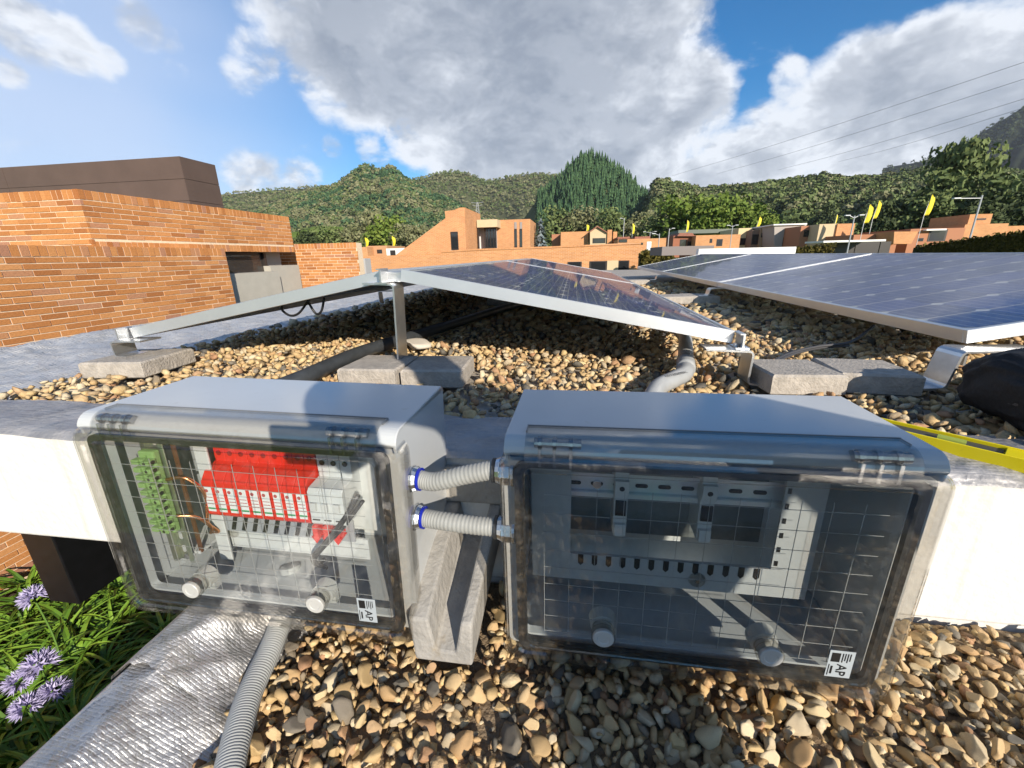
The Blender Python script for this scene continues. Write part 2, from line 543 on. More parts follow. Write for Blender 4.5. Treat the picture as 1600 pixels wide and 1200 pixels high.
class MB:
    """collects shapes; build() links them as ONE mesh object"""

    def __init__(s):
        s.v, s.f = [], []

    def add(s, vs, fs):
        o = len(s.v)
        s.v += [tuple(p) for p in vs]
        s.f += [tuple(i + o for i in f) for f in fs]
        return s

    def box(s, x0, x1, y0, y1, z0, z1, m=None):
        vs = [Vector((x, y, z)) for z in (z0, z1) for x, y in ((x0, y0), (x1, y0), (x1, y1), (x0, y1))]
        if m is not None:
            vs = [m @ v for v in vs]
        return s.add(vs, [(3, 2, 1, 0), (4, 5, 6, 7), (0, 1, 5, 4), (1, 2, 6, 5), (2, 3, 7, 6), (3, 0, 4, 7)])

    def prism(s, pts, vec, m=None):
        """polygon pts (list of 3D points) swept by vec"""
        n = len(pts)
        a = [Vector(p) for p in pts]
        vs = a + [p + Vector(vec) for p in a]
        if m is not None:
            vs = [m @ v for v in vs]
        fs = [tuple(range(n))[::-1], tuple(range(n, 2 * n))] + [(i, (i + 1) % n, n + (i + 1) % n, n + i) for i in range(n)]
        return s.add(vs, fs)

    def tube(s, pts, r, n=12, cap=True, up=(0, 0, 1)):
        pts = [Vector(p) for p in pts]
        rs = r if isinstance(r, (list, tuple)) else [r] * len(pts)
        rings = []
        t0 = (pts[1] - pts[0]).normalized()
        a = Vector(up)
        if abs(a.dot(t0)) > .95:
            a = Vector((1, 0, 0))
        a = (a - t0 * a.dot(t0)).normalized()
        for i, p in enumerate(pts):
            t = (pts[min(i + 1, len(pts) - 1)] - pts[max(i - 1, 0)]).normalized()
            a = (a - t * a.dot(t)).normalized()
            b = t.cross(a)
            rings.append([p + (a * math.cos(2 * math.pi * k / n) + b * math.sin(2 * math.pi * k / n)) * rs[i] for k in range(n)])
        vs = [q for rg in rings for q in rg]
        fs = [(i * n + k, i * n + (k + 1) % n, (i + 1) * n + (k + 1) % n, (i + 1) * n + k) for i in range(len(pts) - 1) for k in range(n)]
        if cap:
            fs += [tuple(range(n))[::-1], tuple(range((len(pts) - 1) * n, len(pts) * n))]
        return s.add(vs, fs)

    def loops(s, rings, close=True, cap0=False, cap1=False):
        n = len(rings[0])
        vs = [q for rg in rings for q in rg]
        fs = []
        for i in range(len(rings) - 1):
            for k in range(n if close else n - 1):
                fs.append((i * n + k, i * n + (k + 1) % n, (i + 1) * n + (k + 1) % n, (i + 1) * n + k))
        if cap0:
            fs.append(tuple(range(n))[::-1])
        if cap1:
            fs.append(tuple(range((len(rings) - 1) * n, len(rings) * n)))
        return s.add(vs, fs)

    def build(s, name, mat, parent=None, smooth=False, bevel=0, solid=0, rnd=None, segs=2, loc=None):
        me = D.meshes.new(name)
        vs = s.v
        if loc is not None:
            lv = Vector(loc)
            vs = [Vector(v) - lv for v in vs]
        me.from_pydata([tuple(v) for v in vs], [], s.f)
        me.materials.append(mat)
        if smooth:
            me.polygons.foreach_set('use_smooth', [True] * len(me.polygons))
        if rnd is not None:
            at = me.attributes.new('rnd', 'FLOAT', 'FACE')
            at.data.foreach_set('value', rnd)
        me.update()
        o = D.objects.new(name, me)
        col.objects.link(o)
        if loc is not None:
            o.location = loc
        if parent is not None:
            o.parent = parent
        if solid:
            md = o.modifiers.new('solid', 'SOLIDIFY')
            md.thickness = solid
            md.offset = 0
        if bevel:
            md = o.modifiers.new('bevel', 'BEVEL')
            md.width = bevel
            md.segments = segs
            md.limit_method = 'ANGLE'
            md.angle_limit = R_(35)
        return o


def mesh_np(name, verts, faces, mat, rnd=None, smooth=False):
    me = D.meshes.new(name)
    nv, nf = len(verts), len(faces)
    k = faces.shape[1]
    me.vertices.add(nv)
    me.vertices.foreach_set('co', np.ascontiguousarray(verts, dtype=np.float32).ravel())
    me.loops.add(nf * k)
    me.loops.foreach_set('vertex_index', np.ascontiguousarray(faces, dtype=np.int32).ravel())
    me.polygons.add(nf)
    me.polygons.foreach_set('loop_start', np.arange(0, nf * k, k, dtype=np.int32))
    me.polygons.foreach_set('loop_total', np.full(nf, k, dtype=np.int32))
    me.polygons.foreach_set('use_smooth', np.full(nf, bool(smooth)))
    me.materials.append(mat)
    if rnd is not None:
        at = me.attributes.new('rnd', 'FLOAT', 'FACE')
        at.data.foreach_set('value', np.ascontiguousarray(rnd, dtype=np.float32))
    me.update(calc_edges=True)
    me.validate()
    return me


def link(name, me, parent=None, loc=None, rot=None, scale=None):
    o = D.objects.new(name, me)
    col.objects.link(o)
    if parent is not None:
        o.parent = parent
    if loc is not None:
        o.location = loc
    if rot is not None:
        o.rotation_euler = rot
    if scale is not None:
        o.scale = scale
    return o


def tag(o, label, cat, group=None):
    o['label'] = label
    o['category'] = cat
    if group:
        o['group'] = group
    return o


def kind(o, k, label=None):
    o['kind'] = k
    if label:
        o['label'] = label
    return o


def thing(name, label, cat, loc=(0, 0, 0), rot=(0, 0, 0), group=None):
    o = D.objects.new(name, None)
    o.empty_display_size = .1
    col.objects.link(o)
    o.location = loc
    o.rotation_euler = rot
    return tag(o, label, cat, group)


def copy_tree(o, parent=None):
    c = o.copy()
    col.objects.link(c)
    c.parent = parent
    for ch in list(o.children):
        copy_tree(ch, c)
    return c


def rrect(w0, w1, h0, h1, r, y, n=5):
    """rounded rectangle in the XZ plane at y"""
    out = []
    for cx, cz, a0 in ((w1 - r, h1 - r, 0), (w0 + r, h1 - r, 90), (w0 + r, h0 + r, 180), (w1 - r, h0 + r, 270)):
        for k in range(n + 1):
            a = R_(a0 + 90 * k / n)
            out.append(Vector((cx + r * math.cos(a), y, cz + r * math.sin(a))))
    return out


def cyl(mb, p0, p1, r, n=16):
    return mb.tube([p0, p1], r, n)


def bez(pts, n=24):
    """smooth curve through points (Catmull-Rom)"""
    p = [Vector(q) for q in pts]
    p = [p[0] * 2 - p[1]] + p + [p[-1] * 2 - p[-2]]
    out = []
    m = len(p) - 3
    for i in range(m):
        k = max(2, n // m)
        for j in range(k):
            t = j / k
            a, b, c, d = p[i:i + 4]
            out.append(.5 * ((2 * b) + (c - a) * t + (2 * a - 5 * b + 4 * c - d) * t * t + (3 * b - a - 3 * c + d) * t ** 3))
    out.append(p[-2])
    return out


def noise2(x, y, seed=0):
    """cheap smooth pseudo noise"""
    return (np.sin(x * 1.7 + seed) * np.cos(y * 1.3 - seed * 2) + .5 * np.sin(x * 3.9 - y * 2.7 + seed * 3) + .25 * np.sin(x * 8.1 + y * 7.3 + seed)) / 1.75


# ================================================================== SETTING
GROUND_Z = -3.1
ZG = -0.70       # lower roof gravel level
ZR = -0.395      # upper roof gravel level
YW = 0.752       # face of the white parapet band

gmb = MB()
n = 40
xs = np.linspace(-3500, 3500, n)
ys = np.linspace(-1500, 5500, n)
gmb.add([(x, y, GROUND_Z) for y in ys for x in xs], [(j * n + i, j * n + i + 1, (j + 1) * n + i + 1, (j + 1) * n + i) for j in range(n - 1) for i in range(n - 1)])
kind(gmb.build('ground', grass_m), 'structure')

# ---- hills: ridges as real slopes, from the ridge line down to the plain
HILLS = {}


def hill(name, ridge, Y, mat, foot=.55, amp=.06, seed=1, nv=26, power=1.25, step=10):
    xs_ = np.arange(ridge[0][0], ridge[-1][0] + 1, step)
    py = np.interp(xs_, [p[0] for p in ridge], [p[1] for p in ridge])
    vs, nu = [], len(xs_)
    vv = list(np.linspace(0, 1, nv)) + [1.15, 1.4]
    for v in vv:
        for x, y in zip(xs_, py):
            top = PY(float(x), float(y), Y)
            az = Vector((top.x / Y, 1, 0))
            rel = top.z - GROUND_Z
            if v <= 1:
                yy = Y * (foot + (1 - foot) * v)
                h = rel * (v ** power)
                g = noise2(np.array(x / 38.), np.array(v * 5.), seed) * amp * rel * math.sin(math.pi * v) * 1.6
                yy += float(noise2(np.array(x / 30.), np.array(v * 3.), seed + 4)) * Y * .03 * math.sin(math.pi * v)
                z = GROUND_Z - 1 + h + float(g)
            else:
                yy = Y * (1 + (v - 1) * .5)
                z = GROUND_Z - 1 + rel * (1 - (v - 1) * 1.6)
            vs.append((az.x * yy, yy, z))
    m = MB()
    m.add(vs, [(j * nu + i, j * nu + i + 1, (j + 1) * nu + i + 1, (j + 1) * nu + i) for j in range(len(vv) - 1) for i in range(nu - 1)])
    o = m.build(name, mat, smooth=True)
    kind(o, 'structure')
    HILLS[name] = (np.array(vs).reshape(len(vv), nu, 3), nv)
    return o


hill_green = M('hill_scrub', (.075, .095, .036), 1, base2=(.15, .145, .075), vscale=.03, detail=8, spec=.05)
hill_dark = M('hill_cloud_shade', (.012, .017, .012), 1, base2=(.022, .028, .015), vscale=.012, detail=8, spec=.05)  # cloud shadow on the mountain is put into this near-black colour
hill_back = M('hill_far_scrub', (.070, .082, .040), 1, base2=(.115, .115, .062), vscale=.02, detail=8, spec=.05)
hill_field = M('hill_field', (.12, .19, .03), 1, base2=(.17, .22, .05), vscale=.05, spec=.05)
hill('hill_far_left', [(60, 320), (200, 312), (345, 304), (420, 297), (500, 292), (560, 286), (620, 300), (700, 330)], 950, hill_green, .5, .04, 2)
hill('hill_twin_peaks', [(380, 345), (440, 318), (500, 297), (530, 289), (552, 271), (572, 257), (592, 270), (611, 262), (634, 279), (662, 298), (700, 312), (750, 342), (800, 362), (840, 376)], 620, hill_green, .5, .06, 5)
hill('hill_middle', [(560, 320), (640, 284), (680, 272), (705, 268), (735, 272), (757, 284), (790, 278), (830, 271), (870, 272), (905, 290), (960, 330)], 1100, hill_back, .6, .05, 8)
hill('hill_pine_cone', [(790, 372), (815, 345), (838, 312), (868, 290), (888, 269), (904, 253), (916, 246), (938, 252), (966, 271), (992, 292), (1012, 312), (1050, 335), (1090, 362), (1130, 378)], 470, hill_green, .55, .05, 11)
hill('hill_long_ridge', [(985, 372), (1000, 345), (1012, 312), (1022, 290), (1030, 281), (1045, 288), (1100, 300), (1150, 295), (1210, 290), (1260, 282), (1290, 276), (1320, 285), (1380, 280), (1440, 270), (1500, 268), (1560, 272), (1620, 275), (1720, 270)], 420, hill_green, .35, .07, 14)
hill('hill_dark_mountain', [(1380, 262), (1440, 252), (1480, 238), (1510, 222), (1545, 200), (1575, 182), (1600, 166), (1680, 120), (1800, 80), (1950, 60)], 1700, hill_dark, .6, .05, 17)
hill('hill_meadow', [(1180, 372), (1230, 356), (1270, 348), (1310, 345), (1350, 350), (1400, 366), (1440, 380)], 210, hill_field, .7, .02, 21, nv=10)
hill('hill_pasture', [(420, 378), (455, 361), (490, 352), (530, 352), (560, 356), (600, 366), (640, 380)], 330, hill_field, .7, .02, 23, nv=10)


# ---- forests on the hills: woods that read as one mass
def tmpl_broad(seed, nq=30, sz=(.14, .26)):
    r = np.random.default_rng(seed)
    d = r.normal(size=(nq, 3))
    d /= np.linalg.norm(d, axis=1)[:, None]
    d[:, 2] = np.abs(d[:, 2]) * 1.0 - .15
    c = d * (r.uniform(.55, 1.0, (nq, 1))) * np.array([.5, .5, .62]) + np.array([0, 0, .55])
    vs = []
    for k in range(nq):
        nn = d[k] + r.normal(size=3) * .45
        nn /= np.linalg.norm(nn)
        a = np.cross(nn, r.normal(size=3))
        a /= np.linalg.norm(a)
        b = np.cross(nn, a)
        s = r.uniform(*sz)
        vs += [c[k] + a * s, c[k] + b * s * .8, c[k] - a * s, c[k] - b * s * .9]
    return np.array(vs), np.arange(nq * 4).reshape(nq, 4)


def tmpl_pine(seed, layers=4, n=7):
    r = np.random.default_rng(seed)
    vs, fs = [], []
    for l in range(layers):
        z0 = .06 + l * .21
        z1 = z0 + .36
        R1 = .38 * (1 - l / (layers + .4))
        o = len(vs)
        ph = r.uniform(0, 6)
        for k in range(n):
            a = ph + 2 * math.pi * k / n
            rr = R1 * r.uniform(.7, 1.2)
            da = math.pi / n
            vs += [(math.cos(a - da) * rr * .5, math.sin(a - da) * rr * .5, z0 + .08), (math.cos(a) * rr, math.sin(a) * rr, z0 + r.uniform(-.03, .02)),
                   (math.cos(a + da) * rr * .5, math.sin(a + da) * rr * .5, z0 + .08), (0, 0, z1)]
            fs.append((o, o + 1, o + 2, o + 3))
            o += 4
    return np.array(vs), np.array(fs)


def scatter(name, hill_name, count, hmin, hmax, mats, temps, label, vrange=(.05, 1.0), xr=None, seed=0, prob=None):
    """trees standing on a hill; one object per foliage kind"""
    g, nv = HILLS[hill_name]
    r = np.random.default_rng(seed)
    nu = g.shape[1]
    u = r.uniform(0, nu - 1.001, count)
    v = (vrange[0] + (vrange[1] - vrange[0]) * np.sqrt(r.uniform(0, 1, count))) * (nv - 1)
    iu, iv = u.astype(int), np.minimum(v.astype(int), nv - 1)
    fu, fv = (u - iu)[:, None], (v - iv)[:, None]
    iv2 = np.minimum(iv + 1, nv - 1)
    p = (g[iv, iu] * (1 - fu) + g[iv, iu + 1] * fu) * (1 - fv) + (g[iv2, iu] * (1 - fu) + g[iv2, iu + 1] * fu) * fv
    if xr is not None:
        fr = iu / nu
        keep = (fr > xr[0]) & (fr < xr[1])
        p = p[keep]
    patch = noise2(p[:, 0] / 45, p[:, 2] / 14 + p[:, 1] / 60, seed)
    sel = np.digitize(patch + r.normal(size=len(p)) * .35, np.linspace(-.5, .5, len(mats) + 1)[1:-1])
    for mi, mn in enumerate(mats):
        q = p[sel == mi]
        if not len(q):
            continue
        V, Fc, Rn = [], [], []
        off = 0
        tm = temps
        which = r.integers(0, len(tm), len(q))
        for k in range(len(q)):
            tv, tf = tm[which[k]]
            h = r.uniform(hmin, hmax)
            a = r.uniform(0, 6.28)
            ca, sa = math.cos(a), math.sin(a)
            wd = h * r.uniform(.8, 1.25)
            x = tv[:, 0] * wd
            y = tv[:, 1] * wd
            V.append(np.stack([x * ca - y * sa + q[k, 0], x * sa + y * ca + q[k, 1], tv[:, 2] * h + q[k, 2] - .06 * h], 1))
            Fc.append(tf + off)
            Rn.append(np.clip(r.uniform(.1, .9) + r.normal(size=len(tf)) * .22, 0, 1))
            off += len(tv)
        me = mesh_np(name, np.concatenate(V), np.concatenate(Fc), foliage[mn], np.concatenate(Rn))
        kind(link(name, me), 'stuff', label)


TB = [tmpl_broad(s, 30, (.11, .20)) for s in range(8)]
TPN = [tmpl_pine(s) for s in range(6)]
TL = [tmpl_broad(s + 40, 16, (.14, .24)) for s in range(6)]
TW = [tmpl_broad(s + 70, 150, (.045, .09)) for s in range(6)]
scatter('pine_wood', 'hill_pine_cone', 2900, 6.5, 14, ['pine'], TPN, 'dark green pine wood covering the cone-shaped hill', (.12, 1), (.12, .80), 3)
scatter('wood', 'hill_pine_cone', 500, 6, 10, ['forest', 'olive'], TB, 'mixed wood at the foot of the cone-shaped hill', (.02, .30), None, 4)
scatter('wood', 'hill_twin_peaks', 8000, 3.5, 8, ['olive', 'forest', 'pine'], TL, 'mixed green wood on the twin-peaked hill', (.1, 1), None, 5)
scatter('wood', 'hill_far_left', 3600, 4, 8, ['olive', 'forest'], TL, 'scrubby wood on the far left hill', (.25, 1), None, 6)
scatter('wood', 'hill_middle', 3600, 4, 9, ['forest', 'olive'], TL, 'thin wood on the rounded hill behind', (.35, 1), None, 7)
scatter('wood', 'hill_long_ridge', 6500, 3.2, 7, ['forest', 'dark', 'olive', 'forest'], TB, 'dense wood along the long ridge on the right', (.02, 1), None, 8)
scatter('wood', 'hill_dark_mountain', 900, 8, 14, ['dark'], TL, 'forest toned dark for cloud shade on the mountain at the right edge', (.5, 1), None, 9)

# ---- the roofs of our own house
mb = MB()
mb.box(-2.42, 7.0, .935, 12.0, -.76, -.425)
kind(mb.build('upper_roof', concrete), 'structure')
mb = MB()
mb.box(-.70, 7.0, -6.0, .75, -1.0, -.735)
lower_roof = kind(mb.build('lower_roof', foil), 'structure')
mb = MB()
mb.box(-.66, 6.9, -5.9, .9, GROUND_Z, -1.002)
tag(mb.build('house_wall', far_grey), 'plain wall of the own house below the lower roof', 'wall')


def bumpy(rows, cols, fn):
    m = MB()
    m.add([fn(i / (cols - 1), j / (rows - 1)) for j in range(rows) for i in range(cols)],
          [(j * cols + i, j * cols + i + 1, (j + 1) * cols + i + 1, (j + 1) * cols + i) for j in range(rows - 1) for i in range(cols - 1)])
    return m


def nz(x, y, s):
    return float(noise2(np.array(x), np.array(y), s))


# white band (parapet) with its weathered membrane coping
par = thing('parapet_wall', 'white painted parapet band behind both electrical boxes', 'wall', (0, YW, ZG))
mb = MB()
mb.box(-3.4, 7.0, 0, .18, -.004, .305)
mb.build('painted_band', white_wall, par, bevel=.008)
mb = MB()
mb.box(-.69, 7.0, .004, .17, -.06, -.003)
mb.build('band_foot', white_wall, par)


def cop(u, v):
    x = -3.42 + u * 10.4
    y = -.012 + v * .215
    z = .312 + .004 * nz(x * 7, y * 30, 1) + .003 * nz(x * 23, y * 60, 2) - (.03 if v == 0 else 0) + (.004 if .1 < v < .9 else 0)
    if v == 0:
        y = -.008 + .004 * nz(x * 9, 0, 3)
        z = .300 + .006 * nz(x * 6, 1, 4)
    return (x, y, z)


bumpy(12, 300, cop).build('coping_membrane', coping_m, par, smooth=True)

# foil-wrapped kerb on the garden side of the lower roof
kb = thing('foil_kerb', 'silver foil-wrapped roof kerb beside the garden', 'roof kerb', (-.64, 0, ZG))


def kerb_side(u, v):
    a = v * 5.2
    prof = [(-.095, -.42), (-.095, -.02), (-.085, .055), (-.05, .085), (.0, .083), (.055, .035), (.13, -.012)]
    t = v * (len(prof) - 1)
    i = min(int(t), len(prof) - 2)
    f = t - i
    x = prof[i][0] * (1 - f) + prof[i + 1][0] * f
    z = prof[i][1] * (1 - f) + prof[i + 1][1] * f
    y = -1.5 + u * 2.25
    bump = .006 * nz(y * 14, v * 9, 5) + .004 * nz(y * 37, v * 21, 6)
    return (x + bump, y, z + bump)


bumpy(40, 150, kerb_side).build('foil_sheet', foil, kb, smooth=True)


def lap(u, v):
    y = .40 + u * .16 + .012 * nz(v * 6, u, 9)
    prof = [(-.099, -.05), (-.088, .060), (-.05, .0885), (.0, .087), (.057, .040), (.125, -.008)]
    t = v * (len(prof) - 1)
    i = min(int(t), len(prof) - 2)
    f = t - i
    x = prof[i][0] * (1 - f) + prof[i + 1][0] * f
    z = prof[i][1] * (1 - f) + prof[i + 1][1] * f
    b = .006 * nz(y * 14, v * 9, 5) + .004 * nz(y * 30, v * 16, 7)
    return (x + b, y, z + b + .002)


bumpy(26, 16, lap).build('overlap_strip', foil, kb, smooth=True)
# foil-wrapped kerb on the viewer's side (seen mirrored in the box lids)
kc = thing('foil_kerb', 'silver foil-wrapped roof kerb at the photographer\'s side', 'roof kerb', (0, -.19, ZG))


def kerb_back(u, v):
    prof = [(.14, -.02), (.09, .03), (.04, .07), (-.04, .075), (-.10, .06), (-.16, -.01)]
    t = v * (len(prof) - 1)
    i = min(int(t), len(prof) - 2)
    f = t - i
    y = prof[i][0] * (1 - f) + prof[i + 1][0] * f
    z = prof[i][1] * (1 - f) + prof[i + 1][1] * f
    x = -.55 + u * 4.5
    b = .006 * nz(x * 14, v * 9, 15) + .003 * nz(x * 37, v * 21, 16)
    return (x, y + b, z + b)


bumpy(24, 160, kerb_back).build('foil_sheet', foil, kc, smooth=True)

# foil upstand along the left edge of the upper roof
ku = thing('foil_upstand', 'blue-silver foil upstand along the roof edge below the brick house', 'roof kerb', (-2.15, 0, ZR))


def up(u, v):
    prof = [(.34, -.02), (.24, .004), (.10, .012), (-.08, .035), (-.20, .066), (-.28, .062), (-.32, .015), (-.325, -.36)]
    t = v * (len(prof) - 1)
    i = min(int(t), len(prof) - 2)
    f = t - i
    x = prof[i][0] * (1 - f) + prof[i + 1][0] * f
    z = prof[i][1] * (1 - f) + prof[i + 1][1] * f
    y = .90 + u * 9
    b = .010 * nz(y * 7, v * 8, 25) + .009 * abs(nz(y * 19, v * 21, 26)) + .006 * abs(nz(y * 43, v * 47, 27))
    return (x + b, y, z + b)


bumpy(56, 460, up).build('foil_sheet', foil_up, ku, smooth=True)

# black beam under the white band, far left
bb = PY(125, 945, .86)
bl = PY(78, 940, .86)
mb = MB()
mb.box(bl.x, bb.x, .86, 1.9, bb.z, -.705)
tag(mb.build('steel_beam', black_steel, bevel=.004), 'black steel beam hanging under the white band at left', 'beam')

# ---- gravel
ico = bmesh.new()
bmesh.ops.create_icosphere(ico, subdivisions=3, radius=1)


def ico_np(sub):
    b = bmesh.new()
    bmesh.ops.create_icosphere(b, subdivisions=sub, radius=1)
    b.verts.ensure_lookup_table()
    v = np.array([x.co[:] for x in b.verts])
    f = np.array([[q.index for q in x.verts] for x in b.faces])
    b.free()
    return v, f


def stone_shape(sub, seed):
    v, f = ico_np(sub)
    r = np.random.default_rng(seed)
    v = v.copy()
    for _ in range(r.integers(6, 13)):                     # worn flats
        d = r.normal(size=3)
        d /= np.linalg.norm(d)
        lim = r.uniform(.42, .86)
        k = v @ d
        over = np.maximum(k - lim, 0)
        v -= over[:, None] * d * .95
    w = np.array([noise2(v[:, 0] * 1.4 + seed, v[:, 1] * 1.4 + v[:, 2], seed + j) for j in range(3)]).T
    v += w * .10
    v *= np.array([1.12, r.uniform(.52, .95), r.uniform(.36, .66)])
    return v, f


SH = [stone_shape(3, s) for s in range(14)]      # 642 verts: for the singles close by
SM = [stone_shape(2, s + 50) for s in range(20)]
SL = [stone_shape(2 if s < 4 else 1, s + 90) for s in range(14)]
SL = [stone_shape(1, s + 90) for s in range(30)]


def euler_np(a, b, c):
    ca, sa, cb, sb, cc, sc = math.cos(a), math.sin(a), math.cos(b), math.sin(b), math.cos(c), math.sin(c)
    rx = np.array([[1, 0, 0], [0, ca, -sa], [0, sa, ca]])
    ry = np.array([[cb, 0, sb], [0, 1, 0], [-sb, 0, cb]])
    rz = np.array([[cc, -sc, 0], [sc, cc, 0], [0, 0, 1]])
    return rz @ ry @ rx


def stones(x0, x1, y0, y1, spacing, z, size, dz, tilt, ok, seed):
    """positions of stones: list of (x, y, z, size, rot)"""
    r = np.random.default_rng(seed)
    out = []
    ny = int((y1 - y0) / spacing)
    nx = int((x1 - x0) / spacing)
    for j in range(ny):
        for i in range(nx):
            x = x0 + (i + .5 + (j % 2) * .5 + r.uniform(-.42, .42)) * spacing
            y = y0 + (j + .5 + r.uniform(-.42, .42)) * spacing
            if not ok(x, y):
                continue
            s = size * float(np.clip(r.lognormal(0, .34), .42, 1.85))
            out.append((x, y, z + .010 * nz(x * 6, y * 6, 3) + r.uniform(-dz, dz), s, (r.normal() * tilt, r.normal() * tilt, r.uniform(0, 6.28)), r.uniform()))
    return out


def join_stones(lst, shapes, seed):
    r = np.random.default_rng(seed)
    V, Fc, Rn = [], [], []
    off = 0
    for x, y, z, s, e, c in lst:
        v, f = shapes[r.integers(0, len(shapes))]
        w = (v * s) @ euler_np(*e).T + np.array([x, y, z])
        V.append(w)
        Fc.append(f + off)
        Rn.append(np.full(len(f), c))
        off += len(v)
    return np.concatenate(V), np.concatenate(Fc), np.concatenate(Rn)


def spout_clear(x, y):
    return not (-.258 < x < -.145 and y > .53)


def low_ok(x, y):
    return x > -.535 + .03 * nz(y * 9, 2, 4) and y < .745 and spout_clear(x, y) and not (y < -.03)


grit = M('grit', (.30, .22, .14), .95, base2=(.17, .13, .09), vscale=70, bump=.8, bscale=120, spec=.1)
bed = bumpy(60, 110, lambda u, v: (-.55 + u * 3.2, -.06 + v * .81, ZG - .013 + .004 * nz(u * 90, v * 40, 3) + .003 * nz(u * 210, v * 77, 5)))
bo_ = bed.build('grit_bed', grit, lower_roof, smooth=True)
kind(bo_, 'stuff')
near = stones(-.6, 1.25, .02, .75, .0178, ZG - .012, .0116, .005, .5, low_ok, 1)
near += stones(-.6, 1.25, .02, .75, .0205, ZG - .002, .0114, .005, .65, low_ok, 2)
top_layer = []
top_layer = stones(-.6, 1.25, .02, .75, .035, ZG + .006, .0142, .005, .65, low_ok, 3)
near += top_layer


def on_screen_px(s):
    p = Vector(s[:3])
    d = p.dot(Wv)
    if d < .05:
        return -1, 0, 0
    return s[3] * F_PX / d, 800 + F_PX * p.dot(Rv) / d, 600 - F_PX * p.dot(Uv) / d


def hidden(px, py):
    """behind the boxes from here: not worth building one by one"""
    return (105 < px < 640 and py < 985) or (790 < px < 1400 and py < 1070) or not (0 < px < 1600) or not (0 < py < 1200)


scored = []
for s in near:
    a, px, py = on_screen_px(s)
    scored.append(-1 if (a < 0 or hidden(px, py)) else a + (6 if s[2] > ZG + .001 else 0))
order = np.argsort(scored)[::-1]
single = set(int(k) for k in order[:300])
SHm = []
for k, (v, f) in enumerate(SH):
    me = mesh_np('pebble', v, f, pebble_o, None, True)
    SHm.append(me)
for k in single:
    x, y, z, s, e, c = near[k]
    link('pebble', SHm[k % len(SHm)], lower_roof, (x, y, z), e, (s, s, s))
V, Fc, Rn = join_stones([s for k, s in enumerate(near) if k not in single], SL, 4)
kind(link('gravel', mesh_np('gravel', V, Fc, pebble_a, Rn, True), lower_roof), 'stuff')
rest = stones(1.25, 2.6, -.2, .75, .034, ZG - .006, .019, .006, .4, low_ok, 5) + stones(-.6, 1.25, -.06, .02, .034, ZG - .006, .019, .006, .4, low_ok, 6)
V, Fc, Rn = join_stones(rest, SL, 7)
kind(link('gravel', mesh_np('gravel', V, Fc, pebble_a, Rn, True), lower_roof), 'stuff')

PAVERS = []     # filled below; gravel keeps clear of them


def up_ok(x, y):
    if x < -1.86 + .05 * nz(y * 5, 1, 8):
        return False
    for (a, b, c, d_) in PAVERS:
        if a - .012 < x < b + .012 and c - .012 < y < d_ + .012:
            return False
    return True


# ================================================================== UPPER ROOF THINGS
def paver(x, y, rz, label, s=.2, h=.06, top=-.338):
    m = MB()
    hs = s / 2
    m.loops([[Vector((a * (hs - .004), b * (hs - .004), -h)) for a, b in ((-1, -1), (1, -1), (1, 1), (-1, 1))],
             [Vector((a * hs, b * hs, -h + .004)) for a, b in ((-1, -1), (1, -1), (1, 1), (-1, 1))],
             [Vector((a * hs, b * hs, -.006)) for a, b in ((-1, -1), (1, -1), (1, 1), (-1, 1))],
             [Vector((a * (hs - .006), b * (hs - .006), 0)) for a, b in ((-1, -1), (1, -1), (1, 1), (-1, 1))]], True, True, True)
    o = m.build('concrete_paver', concrete)
    o.location = (x, y, top)
    o.rotation_euler = (random.uniform(-.01, .01), random.uniform(-.01, .01), rz)
    PAVERS.append((x - hs, x + hs, y - hs, y + hs))
    return tag(o, label, 'paver', 'concrete pavers weighing down the brackets')


paver(-1.665, 1.335, .10, 'concrete paver under the lowest bracket of the left panel', .24)
paver(-.655, 1.295, -.03, 'left of the two shaded pavers at the foot of the tall bracket')
paver(-.445, 1.300, .05, 'right of the two shaded pavers at the foot of the tall bracket')
paver(.660, 1.320, .04, 'sunlit paver touching the right foot of the near panel')
paver(.868, 1.340, -.10, 'sunlit paver beside the bracket of the right panel row')
paver(.80, 3.62, .05, 'paver at the first joint of the right panel row', .26)
paver(1.02, 3.66, .0, 'paver half under the first joint of the right panel row', .26)
paver(.84, 5.85, .03, 'far paver at the second joint of the right panel row', .26)
paver(-.62, 3.60, .0, 'paver in the dark under the panel ridge', .22)

near_up = stones(-2.0, 2.7, .935, 2.3, .0270, ZR - .010, .0155, .006, .45, up_ok, 11)
near_up += stones(-2.0, 2.7, .94, 2.3, .055, ZR + .003, .0170, .005, .55, up_ok, 12)
V, Fc, Rn = join_stones(near_up, SL, 13)
kind(link('gravel', mesh_np('gravel', V, Fc, pebble_a, Rn, True)), 'stuff', 'tan river gravel on the upper roof around the near panel feet')
far_up = stones(-2.0, 1.9, 2.3, 6.2, .052, ZR - .008, .030, .008, .35, up_ok, 14)
V, Fc, Rn = join_stones(far_up, SL, 15)
kind(link('gravel', mesh_np('gravel', V, Fc, pebble_a, Rn, True)), 'stuff', 'shaded gravel under and between the solar panels')

# one large pale stone beside the dark pipe
v, f = stone_shape(3, 333)
o = link('stone', mesh_np('stone', v, f, M('pale_stone', (.58, .53, .45), .8, var=.1, vscale=20), None, True), None, (-.672, 1.70, -.362), (.1, .1, .4), (.072, .06, .055))
tag(o, 'large pale rounded stone behind the tall bracket', 'stone')

